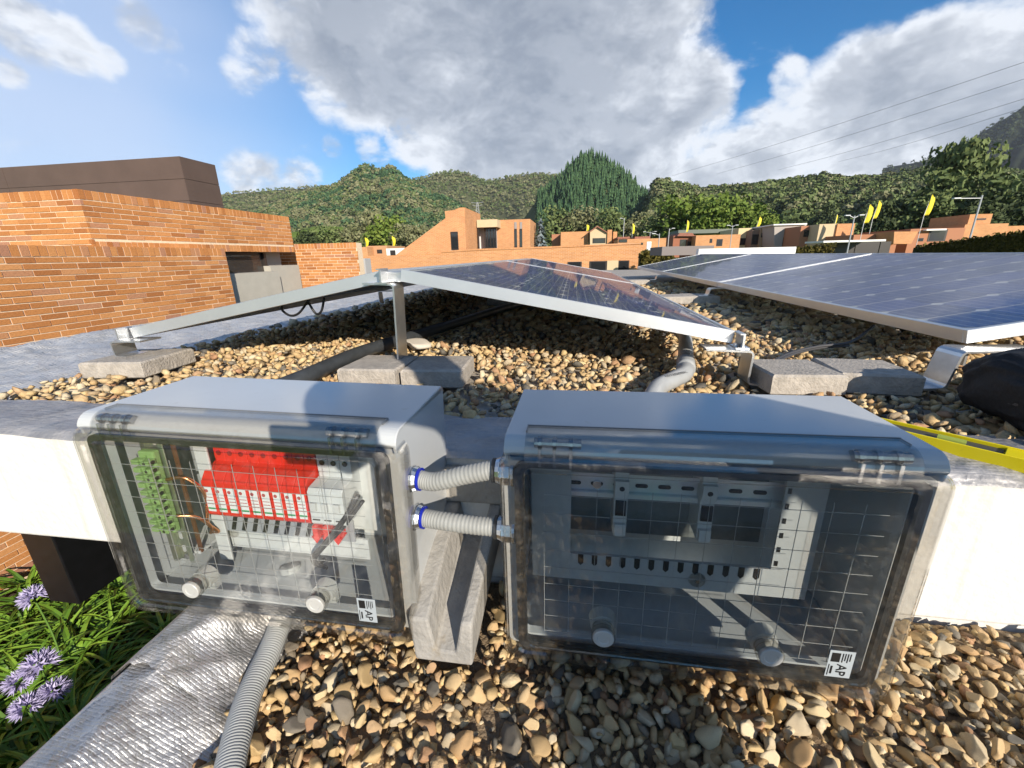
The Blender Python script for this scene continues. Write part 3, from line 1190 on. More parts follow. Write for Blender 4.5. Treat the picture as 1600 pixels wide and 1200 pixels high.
CELL = MB()
c_ = .018
hw, hl = .0855, .0865
CELL.add([(-hw + c_, -hl, 0), (hw - c_, -hl, 0), (hw, -hl + c_, 0), (hw, hl - c_, 0), (hw - c_, hl, 0), (-hw + c_, hl, 0), (-hw, hl - c_, 0), (-hw, -hl + c_, 0)], [tuple(range(8))])
cell_me = D.meshes.new('solar_cell')
cell_me.from_pydata(CELL.v, [], CELL.f)
cell_me.materials.append(cell_m)
PW, PL, PT = 1.092, 2.22, .040


def solar_panel(xl, zl, xh, zh, y0, label, cells=True):
    """low edge (xl, zl), high edge (xh, zh), running away along Y"""
    u = Vector((xh - xl, 0, zh - zl)).normalized()
    v = Vector((0, 1, 0))
    if u.x < 0:
        v = -v
    nrm = u.cross(v)
    if nrm.z < 0:
        nrm = -nrm
    m3 = Matrix((u, v, nrm)).transposed().to_4x4()
    start = Vector((xl, y0 if v.y > 0 else y0 + PL, zl))
    r = thing('solar_panel', label, 'solar panel', start, m3.to_euler(), 'solar panels on the upper roof')
    e = .012
    for nm, bx in (('frame_rail', (0, PW, 0, e, -PT, 0)), ('frame_rail', (0, PW, PL - e, PL, -PT, 0)), ('frame_rail', (0, e, e, PL - e, -PT, -.0002)), ('frame_rail', (PW - e, PW, e, PL - e, -PT, -.0002))):
        m = MB()
        m.box(*bx)
        if bx[1] - bx[0] > .5:
            m.box(bx[0], bx[1], bx[2] + (.0 if bx[2] > 1 else e), bx[3] + (.0 - e if bx[2] > 1 else .018), -PT, -PT + .002)
        m.build(nm, frame_m, r, bevel=.0012, segs=1)
    m = MB()
    m.box(e, PW - e, e, PL - e, -.010, -.006)
    sheet = m.build('backsheet', backsheet, r)
    if cells:
        for i in range(6):
            for j in range(12):
                o = link('solar_cell', cell_me, sheet, (e + .0165 + .0865 + i * .1735, e + .018 + .0875 + j * .1810, -.0050))
    m = MB()
    m.box(e, PW - e, e, PL - e, -.004, -.0012)
    m.build('glass', panel_glass, r)
    m = MB()
    m.box(PW * .5 - .08, PW * .5 + .08, .25, .33, -.03, -.0105)
    m.build('junction_box', black, r)
    return r


RX, RZ, LX, LZ = -.568, -.036, .500, -.237
solar_panel(LX, LZ, RX, RZ, 1.36, 'near solar panel sloping down to the right, mirroring orange brick')
solar_panel(LX, LZ, RX, RZ, 1.36 + PL + .012, 'solar panel directly behind the one that mirrors orange brick')
solar_panel(-1.705, LZ, -.637, RZ, 1.36, 'solar panel sloping down to the left, seen from its underside')
solar_panel(-1.705, LZ, -.637, RZ, 1.36 + PL + .012, 'second solar panel behind the left-sloping one')
solar_panel(1.127, -.232, 2.195, -.036, 1.36, 'nearest dark blue panel of the right-hand row')
solar_panel(1.127, -.232, 2.195, -.036, 1.36 + PL + .012, 'middle blue panel of the right-hand row')
solar_panel(1.127, -.232, 2.195, -.036, 1.36 + 2 * (PL + .012), 'farthest dark panel of the right-hand row')
solar_panel(3.33, -.232, 2.262, -.036, 1.36 + 2 * (PL + .012), 'far panel sloping away behind the right-hand ridge')

BT = .006


def bracket(name, prof, y0, y1, label):
    """bent strip of aluminium: profile in XZ (centre line), width along Y"""
    pts = [Vector((p[0], 0, p[1])) for p in prof]
    # round the bends
    rp = [pts[0]]
    for a, b, c in zip(pts, pts[1:], pts[2:]):
        d1, d2 = (a - b).normalized(), (c - b).normalized()
        for t in (0, .33, .66, 1):
            q0, q1 = b + d1 * .014 * (1 - t), b + d2 * .014 * t
            rp.append(b + (d1 * (1 - t) ** 2 + d2 * t ** 2) * .014)
    rp.append(pts[-1])
    L_, R__ = [], []
    for i, p in enumerate(rp):
        t = (rp[min(i + 1, len(rp) - 1)] - rp[max(i - 1, 0)]).normalized()
        nn = Vector((-t.z, 0, t.x)) * (BT / 2)
        L_.append(p + nn)
        R__.append(p - nn)
    rings = [[Vector((L_[i].x, y0, L_[i].z)), Vector((L_[i].x, y1, L_[i].z)), Vector((R__[i].x, y1, R__[i].z)), Vector((R__[i].x, y0, R__[i].z))] for i in range(len(rp))]
    base = Vector((prof[-1][0], (y0 + y1) / 2, prof[-1][1]))
    r = thing('mounting_bracket', label, 'bracket', base, group='aluminium brackets holding the panels')
    m = MB()
    m.loops([[q - base for q in rg] for rg in rings], True, True, True)
    m.build('bent_strip', alu, r)
    return r, base


def clamp(r, base, x, y, z, ang=0):
    m = MB()
    m.box(-.020, .020, -.03, .03, -.002, .004).box(-.003, .003, -.03, .03, .004, .043).box(-.012, .003, -.03, .03, .043, .047)
    o = m.build('clamp', alu, r)
    o.location = Vector((x, y, z)) - base
    o.rotation_euler = (0, ang, 0)
    m = MB()
    cyl(m, (-.012, 0, .004), (-.012, 0, .012), .0075, 6)
    b = m.build('bolt', screw_m, o)
    return o


r, b = bracket('tall', [(-.70, -.079), (-.592, -.083), (-.604, -.385), (-.53, -.390)], 1.325, 1.405, 'tall bracket post carrying the panel ridge')
clamp(r, b, -.628, 1.342, -.078)
m = MB()
m.box(-.036, .036, -.03, .06, 0, .034)
o = m.build('ridge_plate', alu, r, bevel=.002)
o.location = Vector((-.602, 1.40, -.077)) - b
r, b = bracket('low', [(.40, -.283), (.535, -.288), (.530, -.388), (.60, -.392)], 1.290, 1.372, 'low bracket at the right foot of the near panel')
clamp(r, b, .512, 1.345, -.285)
r, b = bracket('low', [(-1.60, -.278), (-1.735, -.281), (-1.730, -.338), (-1.68, -.339)], 1.300, 1.385, 'low bracket on the paver at the far left')
clamp(r, b, -1.712, 1.345, -.279)
r, b = bracket('low', [(1.27, -.276), (1.075, -.281), (1.055, -.388), (.99, -.392)], 1.285, 1.37, 'low bracket under the near corner of the right panel row')
clamp(r, b, 1.108, 1.345, -.279, math.pi)
r, b = bracket('low', [(1.27, -.276), (1.075, -.281), (1.06, -.338), (1.0, -.339)], 3.54, 3.63, 'bracket at the first joint of the right panel row')
r, b = bracket('low', [(1.27, -.276), (1.075, -.281), (1.06, -.338), (1.0, -.339)], 5.78, 5.87, 'bracket at the second joint of the right panel row')
r, b = bracket('tall', [(-.70, -.079), (-.592, -.083), (-.604, -.338), (-.55, -.338)], 3.55, 3.63, 'rear post in the dark under the panel ridge')
r, b = bracket('low', [(-1.60, -.278), (-1.735, -.281), (-1.730, -.388), (-1.66, -.39)], 3.55, 3.63, 'rear low bracket of the left-sloping panels')
r, b = bracket('low', [(.40, -.283), (.535, -.288), (.530, -.388), (.60, -.392)], 3.55, 3.63, 'rear low bracket of the right-sloping panels')

# pipes and cables on the upper roof
m = MB()
m.tube(bez([(-.90, 1.02, -.372), (-.86, 1.17, -.362), (-.83, 1.47, -.352), (-.75, 1.80, -.350), (-.63, 2.28, -.350), (-.50, 2.9, -.355), (-.40, 3.4, -.37)], 40), .026, 14)
tag(m.build('pipe', dark_pipe, smooth=True), 'thick dark pipe running under the panels from the left box', 'pipe')
fx = thing('flexible_pipe', 'grey pipe bending over the gravel under the low panel edge', 'pipe', (.335, 1.27, ZR))
pts = bez([(.20, 1.06, -.385), (.245, 1.17, -.368), (.30, 1.235, -.362), (.345, 1.29, -.355), (.372, 1.40, -.345), (.41, 1.56, -.335), (.46, 1.80, -.335), (.50, 2.2, -.36)], 42)
base = Vector((.335, 1.27, ZR))
m = MB()
m.tube([p - base for p in pts], .0255, 14)
m.build('tube', pvc, fx, smooth=True)
m = MB()
m.tube([p - base for p in pts[20:25]], .029, 14)
m.build('coupling', pvc, fx, smooth=True)


def text(name, s, size, mat, parent, loc, rot, extrude=.0003, align='CENTER'):
    cu = D.curves.new(name, 'FONT')
    cu.body = s
    cu.size = size
    cu.align_x = align
    cu.align_y = 'CENTER'
    cu.extrude = extrude
    cu.resolution_u = 2
    t = D.objects.new(name, cu)
    col.objects.link(t)
    dg = bpy.context.evaluated_depsgraph_get()
    me = D.meshes.new_from_object(t.evaluated_get(dg))
    D.objects.remove(t)
    me.materials.clear()
    me.materials.append(mat)
    o = D.objects.new(name, me)
    col.objects.link(o)
    o.parent = parent
    o.location = loc
    o.rotation_euler = rot
    return o


text('lettering', 'USO RESIDENC', .013, black, fx, (-.035, -.062, .0575), (R_(22), R_(0), R_(36)))
m = MB()
m.tube(bez([(.62, 1.42, -.372), (.78, 1.60, -.362), (.92, 1.68, -.350), (1.05, 1.72, -.340), (1.20, 1.85, -.300)], 30), .0055, 8)
m.tube(bez([(.64, 1.44, -.374), (.80, 1.61, -.366), (.93, 1.69, -.358), (1.04, 1.71, -.352)], 24), .0055, 8)
tag(m.build('cable', wire_m, smooth=True), 'black cable lying from the near panel to the right row', 'cable')
for k, (pp, lb) in enumerate(([[(-.98, 1.44, -.14), (-1.03, 1.44, -.19), (-1.07, 1.44, -.200), (-1.10, 1.44, -.175), (-1.08, 1.44, -.145)], 'wide black cable loop hanging under the left panel'],
                             [[(-.93, 1.46, -.135), (-.95, 1.46, -.185), (-.975, 1.46, -.195), (-1.0, 1.46, -.15)], 'small black cable loop hanging under the left panel'],
                             [[(-.36, 1.44, -.11), (-.37, 1.44, -.135), (-.385, 1.44, -.14), (-.40, 1.44, -.11)], 'tiny black cable loop under the ridge end of the near panel'])):
    m = MB()
    m.tube(bez(pp, 22), .0045, 8)
    tag(m.build('cable_loop', black, smooth=True), lb, 'cable')

# ================================================================== ELECTRICAL BOXES
BW, BH, BD = .556, .373, .248


def enclosure(label, loc, rz, ry):
    r = thing('electrical_box', label, 'electrical box', loc, (0, ry, rz), 'electrical boxes on the parapet')
    hw_ = BW / 2 - .006
    # housing: open tray, rounded hinge edge along the top
    h = MB()
    t = .005
    prof = [(BD, BH - .012), (BD - .012, BH), (.034, BH)]
    for k in range(1, 8):
        a = R_(90 + 82 * k / 7)
        prof.append((.034 + .024 * math.cos(a), BH - .024 + .024 * math.sin(a)))
    inner = [(y + (0 if i == 0 else .003), z - t) for i, (y, z) in enumerate(prof)]
    inner[0] = (BD, BH - .012 - t)
    poly = [Vector((-hw_, y, z)) for y, z in prof] + [Vector((-hw_, y, z)) for y, z in inner[::-1]]
    h.prism(poly, (2 * hw_, 0, 0))
    side = [(BD, -.004), (BD, BH - .013), (BD - .0125, BH - .0012), (.034, BH - .0012)] + [(y + .0012, z - .0006) for y, z in prof[3:]] + [(.014, BH - .036), (.034, BH - .036), (.034, -.004)]
    for sx in (-1, 1):
        x0 = sx * (hw_ - .0008)
        h.prism([Vector((x0, y, z)) for y, z in side], (-sx * t, 0, 0))
    h.box(-hw_ + t + .001, hw_ - t - .001, .034, BD - .001, -.004, -.004 + t)
    h.box(-hw_ + t + .001, hw_ - t - .001, BD - t, BD - .0015, -.004 + t + .001, BH - .02)
    bp = MB()
    bp.box(-hw_ + .012, hw_ - .012, BD - .014, BD - .009, .016, BH - .03)
    bp.build('pale_liner', M('pale_liner', (.66, .67, .66), .4), r)  # added pale liner, lightens the inside of the box
    hs = h.build('housing', plastic, r, bevel=.0018, segs=2)
    # flange ring round the opening
    fl = MB()
    fl.loops([rrect(-hw_ - .004, hw_ + .004, -.006, BH - .034, .012, .036), rrect(-hw_ - .004, hw_ + .004, -.006, BH - .034, .012, .026),
              rrect(-hw_ + .022, hw_ - .022, .016, BH - .040, .010, .026), rrect(-hw_ + .022, hw_ - .022, .016, BH - .040, .010, .040),
              rrect(-hw_ - .004, hw_ + .004, -.006, BH - .034, .012, .036)])
    fl.build('flange', plastic, r)
    # lid
    lid = MB()
    a, b, c, d = -BW / 2, BW / 2, -.017, BH - .020
    rings = [rrect(a, b, c, d, .022, .042), rrect(a, b, c, d, .022, .010), rrect(a + .002, b - .002, c + .002, d - .002, .021, .004), rrect(a + .007, b - .007, c + .007, d - .006, .018, 0)]
    rings.append(rrect(a + .017, b - .017, c + .017, d - .012, .016, 0))
    rings.append(rrect(a + .020, b - .020, c + .020, d - .014, .015, .0035))
    rings.append(rrect(a + .033, b - .033, c + .033, d - .021, .012, .0035))
    rings.append(rrect(a + .036, b - .036, c + .036, d - .023, .011, -.002))
    lid.loops(rings)
    lo = lid.build('lid', clear_lid, r, solid=.0022)
    pn = MB()
    pn.loops([rrect(a + .0365, b - .0365, c + .0365, d - .0235, .0105, -.0025), rrect(a + .0365, b - .0365, c + .0365, d - .0235, .0105, .0005)], True, True, True)
    pn.build('window', clear_pane, lo)
    # hinge rail: clear quarter round over the top edge
    hr = MB()
    arc = []
    for k in range(9):
        an = R_(88 + 92 * k / 8)
        arc.append((.034 + .0265 * math.cos(an), BH - .024 + .0265 * math.sin(an)))
    arc = [(.056, BH + .0025)] + arc + [(.0045, BH - .031)]
    hr.loops([[Vector((x, y, z)) for y, z in arc] for x in (-hw_ + .030, hw_ - .030)], close=False)
    hr.build('hinge_rail', clear_lid, lo, solid=.002)
    re_ = MB()
    re_.box(-hw_ + .029, hw_ - .029, .0545, .0565, BH - .001, BH + .0042)
    for sx in (-1, 1):
        re_.box(sx * (hw_ - .030) - .0008, sx * (hw_ - .030) + .0008, .036, .0545, BH - .001, BH + .0038)
    re_.build('rail_edge', M('edge_grey', (.16, .17, .18), .3), lo)
    for sx in (-1, 1):
        hm = MB()
        x0 = sx * (hw_ - .075)
        cy, cz = .0160, BH - .0055
        hm.tube([(x0 - .032, cy, cz), (x0 + .032, cy, cz)], .0072, 12)
        for dx in (-.024, -.004, .018):
            hm.box(x0 + dx - .002, x0 + dx + .002, .003, .014, BH - .036, BH - .010)
            hm.tube([(x0 + dx - .003, cy, cz), (x0 + dx + .003, cy, cz)], .0085, 12)
        hm.build('hinge', hinge_clear, lo)
    # gasket behind the lid
    g = MB()
    g.loops([rrect(a + .020, b - .020, c + .020, d - .013, .015, .008), rrect(a + .034, b - .034, c + .034, d - .021, .012, .008),
             rrect(a + .034, b - .034, c + .034, d - .021, .012, .016), rrect(a + .020, b - .020, c + .020, d - .013, .015, .016), rrect(a + .020, b - .020, c + .020, d - .013, .015, .008)])
    g.build('gasket', rubber, lo)
    # moulded grid in the window
    gm = MB()
    x = -.215
    while x < .22:
        gm.box(x - .0003, x + .0003, .0014, .0022, .05, d - .045)
        x += .0365
    z = .05
    while z < d - .04:
        gm.box(-.215, .215, .0025, .0032, z - .0003, z + .0003)
        z += .0305
    gm.build('grid_lines', M('grid_line', (.38, .38, .37), .3), lo)
    # locks
    for kx in (-.125, .110):
        k = MB()
        rr = []
        for (y, rad) in ((-.006, .0165), (-.006, .0185), (.004, .0185), (.004, .0170), (.012, .0170), (.012, .0150), (.020, .0155)):
            rr.append([Vector((kx + rad * math.cos(2 * math.pi * i / 24), y, .056 + rad * math.sin(2 * math.pi * i / 24))) for i in range(24)])
        k.loops(rr)
        ko = k.build('lock', clear_lid, lo, smooth=False)
        w = MB()
        rr = []
        for (y, rad) in ((-.0072, .0085), (-.0080, .0095), (-.0080, .0150), (-.0070, .0158), (-.002, .0158)):
            rr.append([Vector((kx + rad * math.cos(2 * math.pi * i / 28), y, .056 + rad * math.sin(2 * math.pi * i / 28))) for i in range(28)])
        w.loops(rr, True, True)
        lc = MB()
        lc.tube([(kx, -.0030, .056), (kx, .0, .056)], .0100, 20)
        lc.build('lock_core', M('lock_core', (.22, .22, .215), .4), lo)
        w.prism([Vector((kx + .0062 * math.cos(R_(q)), -.0068, .056 + .0062 * math.sin(R_(q)))) for q in (-90, 30, 150)], (0, .004, 0))
        w.build('lock_cap', white_plastic, lo)
        s = MB()
        s.tube([(kx, .016, .056), (kx, .034, .056)], [.019, .021], 20)
        s.box(kx - .004, kx + .021, .020, .034, .036, .050)
        s.build('lock_socket', white_plastic, r)
    # maker's sticker in the lower right corner
    st = MB()
    st.box(.185, .217, -.0032, -.0028, .030, .078)
    sk = st.build('sticker', M('sticker_paper', (.36, .40, .43), .5), lo)
    ink = MB()
    ink.box(.188, .199, -.0036, -.0033, .058, .074)
    for i in range(4):
        ink.box(.2015 + i * .0032, .2028 + i * .0032, -.0036, -.0033, .058 + (i % 2) * .003, .074)
    ink.box(.187, .188, -.0036, -.0033, .033, .053)
    ink.box(.190, .1925, -.0036, -.0033, .036, .050)
    ink.build('print', black, lo)
    text('logo', 'AP', .018, black, lo, (.203, -.0036, .044), (R_(90), R_(90), 0))
    return r, lo


def at_l(box, px, py, yl):
    """local x, z of photo pixel at local depth yl in a box"""
    p = PY(px, py, box.location.y + yl)
    q = box.matrix_basis.inverted() @ p
    return q.x, q.z


left, left_lid = enclosure('grey electrical box with clear lid holding red and green components', (-.530, .502, -.608), R_(.5), R_(1.1))
right, right_lid = enclosure('grey electrical box with clear lid holding a bare metal rail', (.182, .502, -.6135), R_(-.5), R_(-.4))

# --- right box: inner cover with a window, rail and two slim holders
cy = .090
ox0, ox1, oz0, oz1 = -.178, .138, .128, .298
cov = MB()
cov.box(-.243, ox0, cy, cy + .004, .075, .322).box(ox1, .196, cy, cy + .004, .075, .322).box(ox0, ox1, cy, cy + .004, .075, oz0).box(ox0, ox1, cy, cy + .004, oz1, .322)
cov.box(-.243, .196, cy + .004, cy + .030, .075, .079)
cov.box(.192, .196, cy + .004, cy + .030, .079, .322)
co = cov.build('inner_cover', M('cover_grey', (.42, .43, .43), .4), right)
for i in range(13):
    t_ = MB()
    x = ox0 + .018 + i * .0232
    t_.box(x - .0045, x + .0045, cy - .001, cy + .006, oz0 - .017, oz0 - .0005)
    t_.prism([Vector((x - .0045, cy - .001, oz0 - .0172)), Vector((x, cy - .001, oz0 - .022)), Vector((x + .0045, cy - .001, oz0 - .0172))], (0, .007, 0))
    t_.build('knockout', black, co)
for i in range(6):
    t_ = MB()
    z = oz0 + .012 + i * .026
    t_.box(ox1 + .003, ox1 + .008, cy - .001, cy + .006, z - .004, z + .005)
    t_.build('knockout', black, co)
pl = MB()
pl.box(-.20, .17, BD - .040, BD - .036, .09, .318)
pl.build('mounting_plate', M('galvanised_plate', (.20, .215, .21), .4, metal=.25, var=.2, vscale=30), right)
rl = MB()
ry0 = .118
rl.box(-.185, .15, ry0, ry0 + .0015, .236, .264).box(-.185, .15, ry0 - .008, ry0 - .0065, .264, .272).box(-.185, .15, ry0 - .008, ry0 - .0065, .228, .236)
rl.box(-.185, .15, ry0 - .0065, ry0 + .0005, .2632, .2645).box(-.185, .15, ry0 - .0065, ry0 + .0005, .2355, .2368)
ro = rl.build('din_rail', zinc2, right)
for i in range(9):
    s = MB()
    x = -.172 + i * .036
    s.loops([rrect(x - .010, x + .010, .2455, .2525, .0034, ry0 - .0004, 4), rrect(x - .010, x + .010, .2455, .2525, .0034, ry0 - .0012, 4)], True, True, True)
    s.build('slot', black, ro)
s = MB()
s.tube([(-.136, ry0 - .006, .249), (-.136, ry0, .249)], .007, 12)
s.build('screw', screw_m, ro)
for x in (-.098, .034):
    hN = MB()
    hN.box(x - .011, x + .011, .098, .150, .168, .322)
    ho = hN.build('fuse_holder', grey_part, right, bevel=.0015)
    q = MB()
    q.box(x - .0085, x + .0085, .0945, .0985, .205, .232)
    q.build('slot', black, ho)
    q = MB()
    q.box(x - .011, x + .011, .0910, .0985, .243, .270).box(x - .009, x + .009, .0910, .0985, .168, .190)
    po = q.build('clip', grey_part, ho, bevel=.001)
    q = MB()
    q.tube([(x, .0904, .257), (x, .0915, .257)], .0042, 12)
    q.build('screw_hole', black, ho)
q = MB()
q.tube([(.03, cy - .004, .096), (.03, cy, .096)], [.012, .014], 20)
q.build('cover_screw', clear_lid, right)
q = MB()
q.tube([(.03, cy - .006, .096), (.03, cy - .003, .096)], .004, 12)
q.build('screw', screw_m, right)

# --- left box: green earth terminals on a rail
rx = -.214
rl = MB()
y0 = .075
rl.box(rx - .014, rx + .014, y0, y0 + .0015, .045, .318)
rl.box(rx + .014, rx + .0225, y0 - .008, y0 - .0065, .045, .318).box(rx - .0225, rx - .014, y0 - .008, y0 - .0065, .045, .318)
rl.box(rx + .0132, rx + .0146, y0 - .0065, y0, .045, .318).box(rx - .0146, rx - .0132, y0 - .0065, y0, .045, .318)
ro = rl.build('din_rail', zinc, left)
for z in (.070, .100, .120, .300):
    s = MB()
    s.loops([rrect(rx - .0038, rx + .0038, z - .008, z + .008, .0036, y0 - .0004, 4), rrect(rx - .0038, rx + .0038, z - .008, z + .008, .0036, y0 - .0012, 4)], True, True, True)
    s.build('slot', white_plastic, ro)
s = MB()
s.tube([(rx + .006, y0 - .006, .055), (rx + .006, y0, .055)], .006, 10)
s.build('screw', screw_m, ro)
q = MB()
q.box(rx - .03, rx + .03, y0 + .002, BD - .008, .058, .064).box(rx - .03, rx + .03, y0 + .002, BD - .008, .300, .306)
q.build('rail_bracket', plastic_in, left)
tb = thing_parent = None
q = MB()
q.box(rx - .015, rx + .017, y0 - .022, y0 - .009, .122, .290)
tbo = q.build('terminal_block', green, left, bevel=.003)
for i in range(10):
    z = .136 + i * .0153
    t_ = MB()
    t_.box(rx - .018, rx - .004, y0 - .034, y0 - .021, z - .0045, z + .0045).box(rx + .004, rx + .019, y0 - .036, y0 - .021, z - .0045, z + .0045)
    t_.box(rx - .004, rx + .004, y0 - .031, y0 - .021, z - .005, z + .005)
    tt = t_.build('terminal', green, tbo, bevel=.0012)
    t_ = MB()
    t_.tube([(rx + .011, y0 - .0365, z), (rx + .011, y0 - .035, z)], .0030, 10)
    t_.build('screw', screw_m, tbo)
    t_ = MB()
    t_.tube([(rx + .0192, y0 - .028, z), (rx + .0202, y0 - .028, z)], .0036, 10)
    t_.build('wire_hole', black, tbo)
q = MB()
q.tube(bez([(rx + .022, y0 - .015, .232), (rx + .052, y0 - .01, .236), (rx + .068, y0, .212), (rx + .066, y0 + .01, .180), (rx + .058, y0 + .012, .150), (rx + .055, y0 + .01, .125), (rx + .062, y0 + .02, .100), (rx + .040, y0 + .03, .09)], 40), .0034, 8)
q.tube(bez([(rx + .026, y0 - .020, .160), (rx + .048, y0 - .005, .150), (rx + .060, y0 + .01, .118), (rx + .045, y0 + .02, .095)], 24), .0030, 8)
q.build('copper_wire', copper, left, smooth=True)
q = MB()
q.box(rx + .026, rx + .032, y0 + .004, y0 + .008, .060, .300)
q.build('copper_busbar', M('busbar_brown', (.22, .10, .05), .45, metal=.5), left)
q = MB()
q.box(-.166, -.138, .098, .103, .030, .318).box(-.166, -.162, .103, .16, .030, .318).box(-.138, .16, .150, .154, .09, .318)
q.build('inner_frame', plastic_in, left, bevel=.002)
LBLK = left
_before = set(o.name for o in left.children)
# red surge arresters
sy = .085
smx = -.150
mod = .0233
for i in range(9):
    x = smx + i * mod
    m = MB()
    g_ = .0004
    prof = [(sy + .055, .122), (sy + .004, .122), (sy, .128), (sy, .196), (sy + .012, .212), (sy + .040, .220), (sy + .040, .252), (sy + .075, .262), (sy + .11, .262), (sy + .11, .122)]
    m.prism([Vector((x + g_, y, z)) for y, z in prof], (mod - 2 * g_, 0, 0))
    so_ = m.build('surge_arrester', red, LBLK, bevel=.0012)
    m = MB()
    m.box(x + .0040, x + .0195, sy - .0008, sy - .0002, .134, .186)
    lb = m.build('label_plate', M('label_white', (.80, .82, .82), .4), so_)
    m = MB()
    m.box(x + .0042, x + .0193, sy - .0013, sy - .0009, .139, .1425)
    m.build('green_stripe', M('label_green', (.10, .42, .18), .4), so_)
    m = MB()
    m.tube([(x + .009, sy - .0013, .178), (x + .009, sy - .0009, .178)], .0035, 14)
    for kz in (.150, .157, .164):
        m.box(x + .0050, x + .0185, sy - .0013, sy - .0009, kz, kz + .0012)
    m.build('print', M('label_ink', (.45, .10, .10), .5), so_)
    m = MB()
    m.tube([(x + mod / 2, sy + .0388, .236), (x + mod / 2, sy + .0398, .236)], .0050, 12)
    m.build('screw_hole', M('red_dark', (.30, .006, .004), .5), so_)
    m = MB()
    m.tube([(x + mod / 2, sy + .060, .2585), (x + mod / 2, sy + .058, .2635)], .0045, 10)
    m.build('screw', screw_m, so_)
for i in range(3):
    x = smx + 9 * mod + .002 + i * .0225
    m = MB()
    prof = [(sy + .05, .122), (sy + .004, .122), (sy, .128), (sy, .192), (sy + .006, .198), (sy + .040, .202), (sy + .040, .250), (sy + .11, .256), (sy + .11, .122)]
    m.prism([Vector((x + .0004, y, z)) for y, z in prof], (.0217, 0, 0))
    bo = m.build('circuit_breaker', M('breaker_white', (.62, .64, .64), .4), LBLK, bevel=.001)
    m = MB()
    m.tube([(x + .011, sy + .0385, .230), (x + .011, sy + .0398, .230)], .0052, 12)
    m.build('screw_hole', black, bo)
    m = MB()
    m.box(x + .006, x + .016, sy - .006, sy - .0002, .155, .172)
    m.build('lever', grey_part, bo, bevel=.001)
    m = MB()
    m.box(x + .004, x + .018, sy - .0012, sy - .0004, .134, .1365)
    m.build('print', black, bo)
# red busbar stub under the breakers
m = MB()
for i in range(3):
    x = .062 + i * .021
    m.box(x, x + .010, sy - .002, sy + .02, .098, .121)
    m.prism([Vector((x - .004, sy - .002, .098)), Vector((x + .005, sy - .002, .084)), Vector((x + .014, sy - .002, .098))], (0, .02, 0))
m.build('busbar', red, LBLK)
# slotted cable duct
m = MB()
m.box(-.140, .13, sy + .02, sy + .024, .076, .122)
du = m.build('cable_duct', M('duct_grey', (.34, .35, .37), .5), LBLK)
for i in range(11):
    x = -.128 + i * .0225
    m = MB()
    m.prism([Vector((x, sy + .0185, .080)), Vector((x + .0085, sy + .0185, .080)), Vector((x + .0215, sy + .0185, .118)), Vector((x + .013, sy + .0185, .118))], (0, .0012, 0))
    m.build('slot', black, du)
m = MB()
m.box(-.160, .15, sy + .03, sy + .034, .030, .076)
cvv = m.build('inner_cover', plastic_in, LBLK)
m = MB()
m.tube([(-.135, sy + .026, .064), (-.135, sy + .03, .064)], .010, 18)
m.build('cover_screw', clear_lid, cvv)
m = MB()
m.tube(bez([(.150, .10, .205), (.125, .082, .160), (.085, .075, .110), (.055, .08, .075), (.045, .10, .040), (.03, .14, .015)], 30), .0050, 10)
m.tube(bez([(.155, .105, .190), (.118, .085, .140), (.075, .08, .095), (.052, .085, .060), (.048, .12, .015)], 30), .0042, 10)
m.build('cable', M('cable_dark', (.035, .036, .04), .45)  , left, smooth=True)
m = MB()
m.tube(bez([(-.155, .15, .30), (-.165, .14, .27), (-.155, .15, .24), (-.16, .17, .20)], 20), .006, 8)
m.build('cable', M('cable_dark', (.035, .036, .04), .45)  , left, smooth=True)


for o in left.children:                      # the row sits a little higher on its rail
    if o.name not in _before and not o.name.startswith('cable.') and o.name != 'cable':
        o.location.z += .022
        o.location.y += -.002


# ---- conduits between the boxes
def hexnut(m, c, ax, r, ln, sides=8):
    m.tube([c, c + ax * ln], r, sides)


def jumper(px0, px1, label, z_off=0.0):
    a = PX(*px0, -.272)
    a = Vector((-.2705, .56, a.z + .004))
    b = Vector((-.0805, .545, 0))
    b.z = a.z + z_off
    r = thing('conduit', label, 'conduit', a)
    dA = Vector((1, -.05, 0)).normalized()
    b = b - a
    pts = bez([Vector((.028, 0, 0)), Vector((.060, -.006, .001)), Vector((.11, -.012, z_off * .6)), b - Vector((.035, 0, 0)), b - Vector((.012, 0, 0))], 120)
    rad = [.0146 + .0005 * math.sin(i * 2 * math.pi / 4) for i in range(len(pts))]
    m = MB()
    m.tube(pts, rad, 16)
    m.build('tube', conduit_m, r, smooth=True)
    for p0, sgn in ((Vector((0, 0, 0)), 1), (b, -1)):
        m = MB()
        c = p0
        ax = Vector((sgn, 0, 0))
        m.tube([c, c + ax * .006], .0235, 20)
        m.tube([c + ax * .0065, c + ax * .022], .0222, 8)
        m.tube([c + ax * .022, c + ax * .030], [.0205, .0175], 16)
        cn = m.build('connector', fitting, r, bevel=.0012)
        m = MB()
        m.tube([c + ax * (.0302), c + ax * .0345], .0185, 18)
        if sgn > 0:
            m.build('blue_ring', blue, cn)
        else:
            m.build('collar', rubber, cn)
    return r


jumper((632, 742), (778, 718), 'upper short grey conduit joining the two boxes', .032)
jumper((643, 793), (783, 790), 'lower short grey conduit joining the two boxes', .003)

